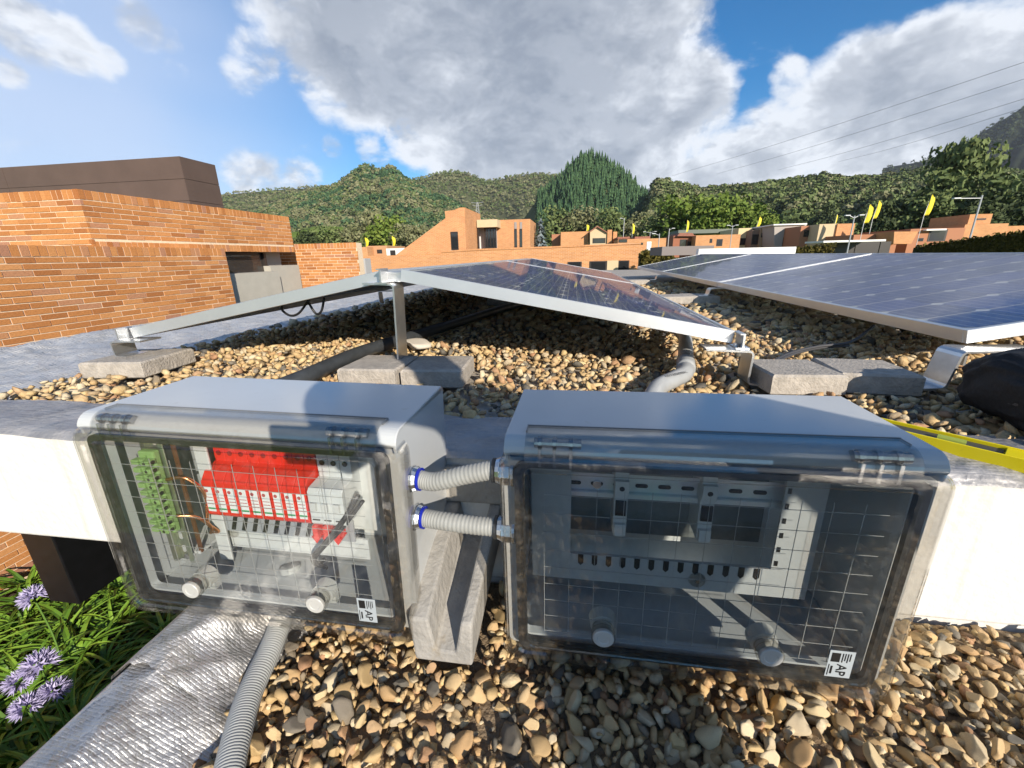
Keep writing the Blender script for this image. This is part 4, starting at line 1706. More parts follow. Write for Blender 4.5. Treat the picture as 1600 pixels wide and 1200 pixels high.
# corrugated conduit dropping from the left box
pts = bez([(-.566, .625, -.600), (-.562, .615, -.635), (-.553, .575, -.662), (-.53, .50, -.672), (-.505, .42, -.670), (-.47, .35, -.668), (-.43, .28, -.668), (-.39, .20, -.668), (-.34, .08, -.675), (-.30, -.02, -.69)], 640)
rad = [.0195 + .0007 * math.sin(i * 2 * math.pi / 4) for i in range(len(pts))]
m = MB()
m.tube(pts, rad, 18)
tag(m.build('corrugated_conduit', corr_m, smooth=True), 'grey corrugated conduit dropping from the left box across the gravel', 'conduit')

# concrete spout between the boxes
sp = thing('rain_spout', 'weathered grey concrete rain spout jutting out between the boxes', 'spout', (-.200, YW, -.56))
sec_out = [(-.068, .03), (-.030, .03), (-.020, -.034), (.018, -.036), (.032, .03), (.054, .03), (.050, -.060), (-.062, -.060)]


def ring_at(y, dz, sc=1.0):
    return [Vector((x * sc, y, z + dz)) for x, z in sec_out]


m = MB()
m.loops([ring_at(.0, .030, 1.08), ring_at(-.06, .018, 1.04), ring_at(-.13, -.002), ring_at(-.20, -.026, .95), ring_at(-.245, -.042, .90)], True, True, True)
m.build('channel', spout_c, sp, bevel=.004)
m = MB()
m.box(-.10, .10, -.014, -.003, .06, .145)
m.build('patch', spout_c, sp, bevel=.006)

# ---- spirit level and bag on the parapet, right
lv = thing('spirit_level', 'yellow spirit level lying on the parapet beside the bag', 'spirit level', (.775, .835, -.387), (0, 0, R_(-45)))
m = MB()
m.box(-.16, .36, -.028, -.0245, 0, .026).box(-.16, .36, .0245, .028, 0, .026).box(-.16, .36, -.0243, .0243, .009, .015)
m.box(.03, .36, -.0243, .0243, .0152, .024)
m.build('beam', yellow_al, lv, bevel=.0010)
m = MB()
m.box(-.15, .028, -.0240, .0240, .0153, .019)
m.build('black_inset', M('level_inset', (.06, .06, .062), .5), lv)
m = MB()
m.tube([(-.06, 0, .0195), (-.02, 0, .0195)], .008, 12)
m.build('vial', M('vial', (.35, .42, .08), .1), lv)


def bag():
    b = thing('bag', 'black zipped cloth bag at the right edge on the gravel', 'bag', (1.235, 1.00, ZR + .006))
    v, f = ico_np(5)
    s = np.sign(v) * np.abs(v) ** .55
    s *= np.array([.31, .165, .072])
    s[:, 2] += .068
    crest = np.exp(-((s[:, 1] - .02) / .10) ** 2) * np.clip((s[:, 2] - .04) / .08, 0, 1)
    s[:, 2] += .030 * crest
    w = 1.6 * np.abs(noise2(s[:, 0] * 11, s[:, 1] * 16 + s[:, 2] * 24, 3)) + .9 * np.abs(noise2(s[:, 0] * 23 + s[:, 2] * 19, s[:, 1] * 27 + s[:, 2] * 33, 5)) - .8
    s += v * (w * .015)[:, None]
    s[:, 2] = np.maximum(s[:, 2], 0)
    cloth = M('bag_cloth', (.010, .010, .012), .7, bump=.35, bscale=90)
    link('body', mesh_np('body', s, f, cloth, None, True), b)
    m = MB()
    zp = bez([(-.298, .03, .062), (-.292, -.07, .070), (-.24, -.145, .088), (-.10, -.158, .096), (.15, -.158, .096)], 60)
    m.tube(zp, [.0042 + .0012 * (i % 2) for i in range(len(zp))], 6)
    m.build('zip', M('zip', (.05, .05, .055), .35), b)
    m = MB()
    m.tube(bez([(-.262, -.135, .082), (-.272, -.150, .070), (-.266, -.156, .055), (-.256, -.152, .062), (-.262, -.137, .082)], 20), .0022, 6)
    m.build('zip_pull', M('pull', (.22, .22, .23), .3, metal=.8), b)
    m = MB()
    m.tube(bez([(-.298, -.06, .030), (-.25, -.150, .030), (-.10, -.163, .032), (.15, -.163, .032)], 40), .005, 8)
    m.build('seam', cloth, b)
    m = MB()
    st_ = bez([(-.28, -.06, .045), (-.315, -.09, .025), (-.33, -.12, .010), (-.28, -.165, .006), (-.18, -.19, .006)], 24)
    m.loops([[p + Vector((0, 0, .002)), p + Vector((.018, .018, .002)), p + Vector((.018, .018, -.002)), p + Vector((0, 0, -.002))] for p in st_], True, True, True)
    m.build('strap', cloth, b)
    return b


bag()


# ================================================================== HOUSES
unit = MB()
unit.box(-.5, .5, -.5, .5, -.5, .5)
unit_me = D.meshes.new('brick')
unit_me.from_pydata([tuple(v) for v in unit.v], [], unit.f)
unit_me.materials.append(brick_o)


def brickwork(parent, origin, udir, nrm, length, z0, z1, visible, course=.0640, pitch=.242, soldier_top=True, soldier_bottom=False, limit=300, sh=.114, sw=.0775):
    """bricks proud of a mortar face: those showing largest as objects, the rest joined"""
    r = np.random.default_rng(int(abs(origin[0] * 31 + origin[1] * 17) * 10) % 9999)
    j = .0105
    ob = []
    top = z1 - (sh + .002 if soldier_top else 0)
    bot = z0 + (sh + .002 if soldier_bottom else 0)
    n_ = int((top - bot) / course)
    for k in range(n_):
        z = top - (k + .5) * course
        sft = [0, .5, .22, .72][k % 4] * pitch
        u = -sft
        while u < length:
            a, b = max(u + j / 2, 0), min(u + pitch - j / 2, length)
            if b - a > .03:
                ob.append(((a + b) / 2, z, b - a, course - j))
            u += pitch
    for on, zz in ((soldier_top, z1 - sh / 2), (soldier_bottom, z0 + sh / 2)):
        if on:
            k = int(length / sw)
            for i in range(k):
                ob.append(((i + .5) * length / k, zz, length / k - j, sh - j * .6))
    O, u_, n3 = Vector(origin), Vector(udir), Vector(nrm)
    ang = math.atan2(u_.y, u_.x)
    sc = []
    for (u, z, w, h) in ob:
        p = O + u_ * u
        p.z = z
        d = p.dot(Wv)
        vis = visible(u, z)
        sc.append((w * F_PX / d) if vis and d > 0 else -1)
    order = np.argsort(sc)[::-1]
    singles = set(int(k) for k in order[:limit] if sc[k] > 0)
    inv = parent.matrix_basis.inverted()
    V, Fc, Rn = [], [], []
    bv = np.array([v[:] for v in unit.v])
    bf = np.array(unit.f)
    off = 0
    for k, (u, z, w, h) in enumerate(ob):
        p = O + u_ * u + n3 * float(r.uniform(-.0035, .002) - .015)
        p.z = z
        if k in singles:
            o = link('brick', unit_me, parent, inv @ p, (0, float(r.normal() * .004), ang), (w * float(r.uniform(.985, 1)), .03, h * float(r.uniform(.95, 1.03))))
        else:
            loc = np.stack([bv[:, 0] * w, bv[:, 1] * .03, bv[:, 2] * h], 1)
            ca, sa = math.cos(ang), math.sin(ang)
            q = inv @ p
            V.append(np.stack([loc[:, 0] * ca - loc[:, 1] * sa + q.x, loc[:, 0] * sa + loc[:, 1] * ca + q.y, loc[:, 2] + q.z], 1))
            Fc.append(bf + off)
            Rn.append(np.full(6, r.uniform()))
            off += 8
    if V:
        kind(link('bricks', mesh_np('bricks', np.concatenate(V), np.concatenate(Fc), brick_a, np.concatenate(Rn)), parent), 'stuff')


XH, XU = -5.5, -5.9
nh = thing('brick_house', 'orange brick house at the left with brown clad roof block', 'house', (XH, 6, GROUND_Z))
nb = Vector((XH, 6, GROUND_Z))


def part(name, mat, parent, *boxes, base=nb, bevel=0):
    m = MB()
    for b in boxes:
        m.box(b[0] - base.x, b[1] - base.x, b[2] - base.y, b[3] - base.y, b[4] - base.z, b[5] - base.z)
    return m.build(name, mat, parent, bevel=bevel)


# lower wall (mortar body + bricks)
LW_END, LW_TOP = 6.15, .207
m = MB()
m.box(-.40, -.0075, -1.5 - 6, LW_END - 6, 0, LW_TOP - GROUND_Z - .006)
lw = m.build('garden_wall', mortar, nh)
lw.matrix_basis = Matrix.Identity(4)


class Fake:
    pass


def wall_parent(o, base):
    o['_b'] = 0
    del o['_b']
    return o


def brick_face(po, base, origin, *a, **k):
    """origin in world; parent part sits at base with identity transform"""
    f = Fake()
    sub = po

    class Pr:
        matrix_basis = Matrix.Translation(base)
    global link
    _l = link

    def l2(name, me, parent=None, loc=None, rot=None, scale=None):
        return _l(name, me, po, loc, rot, scale)
    link = l2
    try:
        brickwork(Pr, origin, *a, **k)
    finally:
        link = _l


brick_face(lw, nb, (XH, -1.4, 0), (0, 1, 0), (1, 0, 0), LW_END + 1.4, GROUND_Z + .02, LW_TOP,
           lambda u, z: (u - 1.4 > 2.9 and z > -.75 and u - 1.4 < 6.3) or (2.2 < u - 1.4 < 2.9 and z < -2.3))
# end face of that wall
# upper block
UY0, UY1, UZ0, UZ1 = 4.58, 8.45, .168, .872
ub = part('upper_wall', mortar, nh, (-12, XU - .0075, UY0 + .0075, UY1, UZ0 + .006, UZ1 - .006))
brick_face(ub, nb, (XU, UY0, 0), (0, 1, 0), (1, 0, 0), UY1 - UY0, UZ0, UZ1, lambda u, z: True, soldier_bottom=True, limit=230)
brick_face(ub, nb, (-9.4, UY0, 0), (1, 0, 0), (0, -1, 0), 9.4 + XU, UZ0, UZ1, lambda u, z: u > 1.2, limit=120)
# core below the upper block, window and ledge
part('recess_wall', far_grey, nh, (-12, XU - .35, UY0 + .3, UY1 - .02, GROUND_Z, UZ0 + .004))
wa, wb = PX(357, 396, XU - .2), PX(417, 426, XU - .2)
w_ = part('window', dark_frame, nh, (XU - .26, XU - .2, 6.0, wb.y, wb.z - .05, UZ0 - .005))
part('pane', clear_glass, w_, (XU - .215, XU - .195, 6.05, wb.y - .08, wb.z, UZ0 - .06))
part('mullion', dark_frame, w_, (XU - .24, XU - .15, wb.y - .06, wb.y, wb.z - .05, UZ0 - .005))
la, lb_ = PX(362, 428, XU + .12), PX(449, 461, XU + .12)
part('ledge', grey_render, nh, (XU - .3, XU + .12, 6.0, lb_.y - .12, lb_.z - .3, la.z))
g2 = PX(452, 412, XU - .05)
part('grey_box', grey_render, nh, (XU - .35, XU - .05, lb_.y - .12, g2.y + .3, lb_.z - .3, g2.z - .03))
# brown clad roof block, three courses of panels on each face
XB = -9.0
c1, c2 = PX(280, 244, XB), PX(335, 254, XB)
zt_ = c1.z
rb = part('roof_block', brown_clad, nh, (-24, XB - .012, c1.y + .012, c2.y - .01, .5, zt_ - .01))
for k in range(4):
    z1 = zt_ - k * .47
    part('cladding_panel', brown_clad, rb, (XB - .01, XB, c1.y, c2.y, z1 - .46, z1))
    for i in range(3):
        xa = XB - .012 - i * 5
        part('cladding_panel', brown_clad, rb, (xa - 4.99, xa, c1.y, c1.y + .01, z1 - .46, z1))

# second wall, facing the viewer
Y2 = 9.0
e0, e1 = PY(440, 383, Y2), PY(556, 378.6, Y2)
sw_ = thing('brick_wall', 'square brick wall end to the right of the brick house, partly shaded', 'wall', (e1.x, Y2, GROUND_Z))
sb = Vector((e1.x, Y2, GROUND_Z))
bw = part('wall_body', mortar, sw_, (-7.5, e1.x - .004, Y2 + .0075, Y2 + .25, GROUND_Z, e1.z - .006), base=sb)
brick_face(bw, sb, (e1.x - 1.95, Y2, 0), (1, 0, 0), (0, -1, 0), 1.95, -1.4, e1.z, lambda u, z: z > -.7, limit=200)
o = part('meter_box', M('meter_grey', (.42, .42, .42), .6), sw_, (PY(562, 404, Y2 + 1.2).x, PY(570, 404, Y2 + 1.2).x, Y2 + 1.2, Y2 + 1.5, -.6, PY(562, 404, Y2 + 1.2).z), base=sb)


def px_prism(m, pts, Y, depth, base=Vector((0, 0, 0))):
    """outline given in photo pixels, standing at Y metres, with real depth"""
    m.prism([PY(x, y, Y) - base for x, y in pts][::-1], (0, depth, 0))
    return m


def px_box(m, x0, y0, x1, y1, Y, depth, base=Vector((0, 0, 0)), to_ground=False):
    """upright box: front face at Y spans those pixels"""
    a, b = PY(x0, (y0 + y1) / 2, Y), PY(x1, (y0 + y1) / 2, Y)
    zt = PY((x0 + x1) / 2, y0, Y).z
    zb = GROUND_Z if to_ground else PY((x0 + x1) / 2, y1, Y).z
    m.box(a.x - base.x, b.x - base.x, Y - base.y, Y + depth - base.y, zb - base.z, zt - base.z)
    return m


def window(parent, base, x0, y0, x1, y1, Y, frame=dark_frame, glass=window_glass, proud=.03, mullions=0):
    m = MB()
    px_box(m, x0, y0, x1, y1, Y - proud, proud * .8, base)
    f_ = m.build('window', frame, parent)
    m = MB()
    dx, dy = (x1 - x0) * .10, (y1 - y0) * .08
    px_box(m, x0 + dx, y0 + dy, x1 - dx, y1 - dy, Y - proud - .012, .01, base)
    m.build('pane', glass, f_)
    for k in range(mullions):
        xx = x0 + (x1 - x0) * (k + 1) / (mullions + 1)
        m = MB()
        px_box(m, xx - .5, y0, xx + .5, y1, Y - proud - .03, .015, base)
        m.build('mullion', frame, f_)
    return f_


def house(name, label, Y, px, cat='house'):
    p = PY(px, 400, Y)
    b = Vector((p.x, Y, GROUND_Z))
    return thing(name, label, cat, b), b


# long brick wing with a parapet, behind the panels
h, b = house('brick_wing', 'long low orange brick wing behind the near panels', 24, 780)
m = MB()
px_prism(m, [(560, 400), (689, 397.5), (689, 393), (740, 389.5), (860, 385.5), (965, 381), (1001, 379.5), (1001, 452), (560, 452)], 24, 7, b)
m.build('wall', far_brick, h)
m = MB()
px_prism(m, [(689, 392.4), (740, 388.9), (860, 384.9), (965, 380.4), (1001.5, 378.9), (1001.5, 381.4), (965, 383), (860, 387.5), (740, 391.5), (689, 395)], 23.96, .3, b)
m.build('coping_course', brick_texture('soldier_brickwork', .075, .30, (.58, .27, .11), (.50, .215, .085)), h)
for a_ in ((887, 409, 909, 418), (921, 408, 948.5, 424), (966, 407, 983, 423)):
    window(h, b, *a_, 24)
m = MB()
px_box(m, 948.5, 407, 966, 426, 23.97, .2, b)
m.build('render_panel', beige, h)
# house with the slanted gable
h, b = house('gable_house', 'brick house with one long slanted gable and a glazed corner', 30, 725)
m = MB()
px_prism(m, [(612, 404), (619, 398), (696, 341), (695, 330), (710, 328), (718, 324.5), (726, 324), (729, 410), (612, 410)], 30, 5, b)
m.build('gable_wall', far_brick, h)
m = MB()
fa, fb, fc, fd = PY(726, 324, 30), PY(729, 410, 30), PY(746, 340, 33.5), PY(748, 410, 33.5)
m.add([fa - b, fb - b, fd - b, fc - b, fa - b + Vector((-.8, .6, 0)), fb - b + Vector((-.8, .6, 0)), fd - b + Vector((-.8, .6, 0)), fc - b + Vector((-.8, .6, 0))],
      [(0, 1, 2, 3), (7, 6, 5, 4), (0, 3, 7, 4), (1, 5, 6, 2), (0, 4, 5, 1), (3, 2, 6, 7)])
m.build('side_wall', far_brick, h)
m = MB()
px_box(m, 745, 343, 777, 355, 33, 3, b)
m.build('bay_lintel', beige, h)
m = MB()
px_box(m, 774, 343, 828.5, 400, 34.5, 5, b)
m.build('rear_wall', far_brick, h)
window(h, b, 704.5, 362, 716, 391, 30)
m = MB()
px_box(m, 704, 391, 717, 393.5, 29.93, .2, b)
m.build('sill', white_trim, h)
m = MB()
px_box(m, 748, 355, 776, 392, 34.2, .2, b)
m.build('bay_room', M('room_white', (.6, .6, .6), .8), h)
w1 = window(h, b, 757, 355.5, 776, 389, 33.6, mullions=3)
m = MB()
px_box(m, 746.5, 355, 748.5, 390, 33.1, .1, b)
m.build('bay_post', dark_frame, h)
window(h, b, 803.6, 358, 807.8, 387, 34.5)
window(h, b, 811.8, 358, 816, 387, 34.5)
for xx in (805.5, 814):
    m = MB()
    px_box(m, xx - 1.8, 347, xx + 1.8, 357.5, 34.46, .1, b)
    m.build('lintel_panel', far_grey, h)

h, b = house('brick_house', 'brick house with small beige gable and twin chimneys', 52, 915)
m = MB(); px_box(m, 876, 362, 919, 400, 52, 8, b); m.build('wall', far_brick, h)
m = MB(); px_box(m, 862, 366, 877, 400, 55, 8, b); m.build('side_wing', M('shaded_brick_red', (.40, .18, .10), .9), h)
m = MB(); px_prism(m, [(922, 400), (922, 361), (926, 358), (933.5, 354), (948, 362), (948, 400)], 51, 6, b); m.build('gable', beige, h)
m = MB(); px_prism(m, [(921, 361.5), (933.5, 352.6), (949, 362.5), (949, 364), (933.5, 354.6), (921, 363.4)], 50.7, 6.6, b); m.build('roof', roof_tile, h)
window(h, b, 926, 372, 946, 380, 51)
m = MB(); px_box(m, 948.5, 359, 955.5, 400, 50.8, 1.2, b); m.build('chimney', far_brick, h)
m = MB(); px_box(m, 957.5, 362, 963.5, 400, 51.5, 1.2, b); m.build('chimney', far_brick, h)

h, b = house('brick_house', 'low flat brick house with a pale door, right of the twin chimneys', 46, 1000)
m = MB(); px_box(m, 965, 373, 1040, 400, 46, 9, b); m.build('wall', far_brick, h)
m = MB(); px_box(m, 965, 370, 984, 373, 47, 6, b); px_box(m, 992, 369.5, 1016, 373, 48, 6, b); m.build('roof', roof_tile, h)
window(h, b, 1010.5, 377.5, 1017.5, 393, 46, white_trim, M('pale_door', (.6, .64, .68), .4))
window(h, b, 1001.7, 379, 1004.9, 382.5, 46)
window(h, b, 966.5, 374, 980, 379, 46)

h, b = house('brick_house', 'flat-roofed brick house with a red shaded porch', 58, 1100)
m = MB(); px_box(m, 1086, 367, 1155, 402, 58, 9, b); m.build('wall', far_brick, h)
m = MB(); px_box(m, 1051, 368, 1086, 402, 60, 7, b); m.build('porch_wall', M('red_render', (.33, .13, .075), .9), h)
m = MB(); px_prism(m, [(1058, 369), (1062, 364), (1082, 364), (1086, 369)], 59.5, 7, b); m.build('roof', roof_tile, h)
window(h, b, 1062, 374, 1072, 391, 60)
window(h, b, 1074, 377, 1082, 386, 60)
window(h, b, 1109, 373, 1113, 379.5, 58)
window(h, b, 1119.6, 373.5, 1129, 384.5, 58)

h, b = house('townhouse', 'pale yellow townhouse slice between brick and dark houses', 66, 1162)
m = MB(); px_box(m, 1151.6, 356.5, 1173, 402, 66, 8, b); m.build('wall', M('cream_render', (.62, .52, .30), .9), h)
window(h, b, 1156, 372, 1168, 383, 66)
h, b = house('townhouse', 'dark brown striped townhouse with tall windows', 64, 1192)
m = MB(); px_box(m, 1173, 359, 1212, 402, 64, 8, b); m.build('wall', M('brown_render', (.23, .16, .12), .9), h)
m = MB(); px_box(m, 1186, 357, 1197, 402, 63.6, 1, b); m.build('bay', M('tan_render', (.36, .27, .18), .9), h)
window(h, b, 1175, 366, 1185, 382, 64)
window(h, b, 1189.5, 363.5, 1193.5, 371, 63.6)
window(h, b, 1200, 363, 1211, 381, 64, mullions=1)
m = MB(); px_box(m, 1060, 358, 1172, 364, 74, 8, b); m.build('roof', M('green_grey_roof', (.16, .18, .15), .8), h)
h, b = house('townhouse', 'pale grey townhouse with arch shade painted on its front', 60, 1230)
m = MB(); px_prism(m, [(1210, 403), (1210, 351), (1260, 351), (1260, 403)], 60, 8, b); m.build('wall', M('warm_grey_render', (.40, .36, .33), .9), h)
m = MB(); px_prism(m, [(1222, 385), (1224, 372), (1231, 363), (1240, 361), (1250, 361), (1250, 385)], 59.93, .1, b); m.build('arch_shade_sheet', M('arch_shade_dark', (.03, .028, .03), .8), h)  # dark sheet on the wall, coloured as the shade of an arch
m = MB(); px_box(m, 1209, 349.5, 1261, 351.5, 59.7, 8.6, b); m.build('roof_edge', white_trim, h)
h, b = house('brick_house', 'tall brick townhouse with a beige and orange front', 54, 1300)
m = MB(); px_box(m, 1276, 350, 1304, 402, 54, 8, b); m.build('wall', beige, h)
m = MB(); px_box(m, 1304, 349.5, 1331, 402, 53.8, 8, b); m.build('brick_front', far_brick, h)
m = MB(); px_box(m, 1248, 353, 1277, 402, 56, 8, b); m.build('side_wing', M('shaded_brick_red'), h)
window(h, b, 1256, 359.5, 1267, 370, 56)
h, b = house('carport', 'long flat white carport roof in front of the brick townhouse', 40, 1340)
m = MB(); px_box(m, 1287, 375, 1384, 378, 40, 3, b); m.build('roof_slab', white_trim, h)
for xx in (1300, 1338, 1376):
    m = MB(); px_box(m, xx - .8, 378, xx + .8, 392, 40.5, .12, b, True); m.build('post', dark_frame, h)
m = MB(); px_box(m, 1288, 378.5, 1390, 402, 43, .3, b); m.build('back_wall', dark_frame, h)
h, b = house('brick_house', 'low brick house with one orange sunlit wall block', 47, 1400)
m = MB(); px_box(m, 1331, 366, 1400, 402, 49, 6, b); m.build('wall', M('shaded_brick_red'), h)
m = MB(); px_prism(m, [(1397.5, 362), (1434.6, 361.5), (1424, 381), (1396, 381)], 46.5, 4, b); m.build('sunlit_block', far_brick, h)
h, b = house('brick_house', 'stepped brick house with a rooftop block at the far right', 50, 1500)
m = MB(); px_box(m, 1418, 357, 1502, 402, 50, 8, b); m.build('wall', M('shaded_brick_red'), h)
m = MB(); px_box(m, 1501, 350, 1568, 402, 51, 8, b); m.build('upper_wall', far_brick, h)
m = MB(); px_box(m, 1514, 334.5, 1549, 350, 52, 5, b); m.build('rooftop_block', far_brick, h)
m = MB(); px_box(m, 1560, 352, 1680, 402, 53, 8, b); m.build('wing', far_brick, h)
window(h, b, 1451, 358.5, 1479, 377, 50, dark_frame)
window(h, b, 1434, 372, 1443, 377, 50)
m = MB(); px_box(m, 1448, 357.5, 1479, 360, 49.5, 1, b); m.build('canopy', white_trim, h)
m = MB(); px_box(m, 1527, 341, 1541, 343.5, 51.95, .1, b); m.build('slot_window', dark_frame, h)
for (xx0, yy0, xx1, yy1, YY, lb2) in ((553, 386, 575, 400, 60, 'small brick house corner left of the gable house, under a flag'), (575, 384, 606, 400, 62, 'pale brick house with garage beside the gable house')):
    h, b = house('brick_house', lb2, YY, xx0)
    m = MB(); px_box(m, xx0, yy0, xx1, 412, YY, 7, b); m.build('wall', far_brick if xx0 < 560 else M('pale_brick', (.50, .27, .14), .9), h)
    window(h, b, xx0 + 14 if xx0 > 560 else xx0 + 4, yy0 + 6, xx0 + 22 if xx0 > 560 else xx0 + 9, yy0 + 12, YY, dark_frame)
h, b = house('white_shed', 'low white flat roof left of the slanted gable', 44, 615)
m = MB(); px_box(m, 604, 388, 632, 404, 44, 3, b); m.build('wall', white_trim, h)
m = MB(); px_box(m, 610, 391, 618, 404, 43.95, .2, b); m.build('door', dark_frame, h)
m = MB()
pa, pb = PY(1092, 391, 9.6), PY(1236, 386.5, 9.6)
m.box(pa.x, pb.x + .1, 9.6, 9.8, -.45, pb.z + .01)
tag(m.build('parapet', white_trim), 'white rear parapet edge behind the right-hand panel row', 'wall')
m = MB()
pa, pb = PY(1034, 396, 13), PY(1092, 391, 13)
m.box(pa.x, pb.x + .4, 13, 15, pa.z - .06, pb.z + .12)
tag(m.build('flat_roof', M('roof_grey', (.22, .19, .18), .8)), 'grey flat roof edge left of the white rear parapet', 'roof')

# ================================================================== GREENERY


def leafy(nq, seed, clumps, shape, size=(.05, .09)):
    """crown of leaf-sized faces in clumps; unit height"""
    r = np.random.default_rng(seed)
    cs = []
    while len(cs) < clumps:
        p = r.uniform(-1, 1, 3)
        if np.linalg.norm(p) < 1:
            cs.append(p * shape + np.array([0, 0, 1 - shape[2]]))
    cs = np.array(cs)
    V, Rn = [], []
    per = nq // clumps
    for c in cs:
        tone = r.uniform(.15, .85)
        rad = r.uniform(.10, .20)
        d = r.normal(size=(per, 3))
        d /= np.linalg.norm(d, axis=1)[:, None]
        p = c + d * rad * r.uniform(.5, 1, (per, 1)) * np.array([1.15, 1.15, .8])
        nn = d + r.normal(size=(per, 3)) * .6
        nn /= np.linalg.norm(nn, axis=1)[:, None]
        a = np.cross(nn, r.normal(size=(per, 3)))
        a /= np.linalg.norm(a, axis=1)[:, None]
        b = np.cross(nn, a)
        s = r.uniform(size[0], size[1], (per, 1))
        V.append(np.stack([p + a * s, p + b * s * .6, p - a * s, p - b * s * .6], 1).reshape(-1, 3))
        Rn.append(np.clip(tone + r.normal(size=per) * .2, 0, 1))
    V = np.concatenate(V)
    return V, np.arange(len(V)).reshape(-1, 4), np.concatenate(Rn), cs


def tree_proto(kindname, seed, shape, nq=3600, clumps=46):
    V, Fq, Rn, cs = leafy(nq, seed, clumps, np.array(shape), (.020, .042))
    crown = mesh_np('crown', V, Fq, foliage[kindname], Rn)
    m = MB()
    m.tube([(0, 0, -.03), (.01, 0, .2), (-.01, .01, .5), (0, 0, .8)], [.028, .022, .014, .004], 7)
    for c in cs[::4]:
        m.tube([(0, 0, min(.35, c[2] * .6)), tuple(c * .55 + np.array([0, 0, c[2] * .15])), tuple(c)], [.010, .006, .002], 5)
    t = D.meshes.new('trunk')
    t.from_pydata([tuple(v) for v in m.v], [], m.f)
    t.materials.append(bark)
    return crown, t


PROTO = {k: [tree_proto(k, 10 * i + s, sh) for s in range(2)] for i, (k, sh) in enumerate((('forest', (.30, .30, .42)), ('light', (.30, .30, .40)), ('dark', (.27, .27, .44)), ('olive', (.32, .32, .36))))}
PROTO['umbrella'] = [tree_proto('forest', 77, (.34, .34, .17), 2400, 26)]
PROTO['tall'] = [tree_proto('olive', 81, (.16, .16, .38), 2200, 30)]


def tree(px, ytop, Y, kindname, label, wide=1.0, gz=GROUND_Z, cat='tree', group='trees beyond the houses'):
    top = PY(px, ytop, Y)
    hgt = top.z - gz
    t = thing('tree', label, cat, (top.x, Y, gz), (0, 0, random.uniform(0, 6)), group)
    t.scale = (hgt * wide, hgt * wide, hgt)
    cr, tk = PROTO[kindname][random.randrange(len(PROTO[kindname]))]
    link('crown', cr, t)
    link('trunk', tk, t)
    return t


for a_ in ((1515, 222, 95, 'umbrella', 'tall umbrella-crowned tree rising against the dark mountain', .55),
           (1480, 274, 92, 'forest', 'broad dark tree left of the umbrella-crowned tree', 1.0),
           (1560, 280, 90, 'forest', 'broad dark tree right of the umbrella-crowned tree', 1.1),
           (1605, 296, 80, 'dark', 'dark tree cut by the right edge of the photo', 1.1),
           (1540, 306, 76, 'dark', 'dark tree above the stepped brick house', 1.0),
           (1465, 305, 84, 'forest', 'green tree right of the single yellow flag', 1.0),
           (1415, 312, 88, 'dark', 'dark tree left of the single yellow flag', 1.0),
           (1385, 322, 86, 'dark', 'dark tree directly behind the pair of flags', 1.0),
           (1293, 322, 200, 'dark', 'lone dark tree on the bright meadow', .8),
           (1075, 306, 105, 'light', 'leftmost of the light green trees behind the brick houses', 1.2),
           (1110, 312, 100, 'light', 'light green tree second in the bright row', 1.1),
           (1150, 304, 108, 'light', 'tallest light green tree in the bright row', 1.1),
           (1188, 322, 104, 'light', 'light green tree behind the tilted flag', 1.1),
           (1042, 330, 120, 'dark', 'bluish dark tree behind the flat-roofed brick house', 1.0),
           (1020, 345, 110, 'forest', 'green tree behind the low house with the pale door', 1.1),
           (990, 335, 130, 'olive', 'olive green tree behind the upright flag', 1.1),
           (955, 330, 130, 'forest', 'green tree behind the twin chimneys', 1.1),
           (905, 325, 140, 'olive', 'olive tree behind the house with the small beige gable', 1.1),
           (870, 330, 140, 'forest', 'green tree right of the blue spruce', 1.1),
           (578, 326, 120, 'tall', 'tall thin tree left of the slanted gable', 1.0),
           (602, 338, 110, 'light', 'light green bushy tree beside the tall thin tree', 1.1),
           (640, 350, 105, 'olive', 'bushy tree half hidden by the slanted gable', 1.1),
           (545, 352, 115, 'olive', 'olive bush left of the tall thin tree', 1.2),
           (505, 358, 110, 'forest', 'green bush just right of the upper brick wall', 1.3),
           (478, 362, 105, 'dark', 'small dark bush touching the upper brick wall', 1.2),
           (1250, 352, 170, 'forest', 'rounded tree in front of the bright meadow', 1.1)):
    tree(*a_)

# woods on the level ground behind the houses
V, Fc, Rn = {}, {}, {}
r_ = np.random.default_rng(5)
for mn, cnt in (('forest', 170), ('olive', 130), ('dark', 120)):
    Vs, Fs, Rs, off = [], [], [], 0
    for k in range(cnt):
        px = r_.uniform(430, 660) if r_.uniform() < .28 else r_.uniform(840, 1680)
        if mn == 'dark' and px < 700:
            px = r_.uniform(1340, 1650)
        Y = r_.uniform(110, 260)
        p = PY(px, 400, Y)
        tv, tf = TW[r_.integers(0, len(TW))]
        hh = r_.uniform(7, 11) * (.7 + Y / 500)
        Vs.append(tv * np.array([hh, hh, hh]) + np.array([p.x, Y, GROUND_Z]))
        Fs.append(tf + off)
        Rs.append(np.clip(r_.uniform(.1, .9) + r_.normal(size=len(tf)) * .2, 0, 1))
        off += len(tv)
    kind(link('wood', mesh_np('wood', np.concatenate(Vs), np.concatenate(Fs), foliage[mn], np.concatenate(Rs))), 'stuff', 'wood on level ground behind the houses')

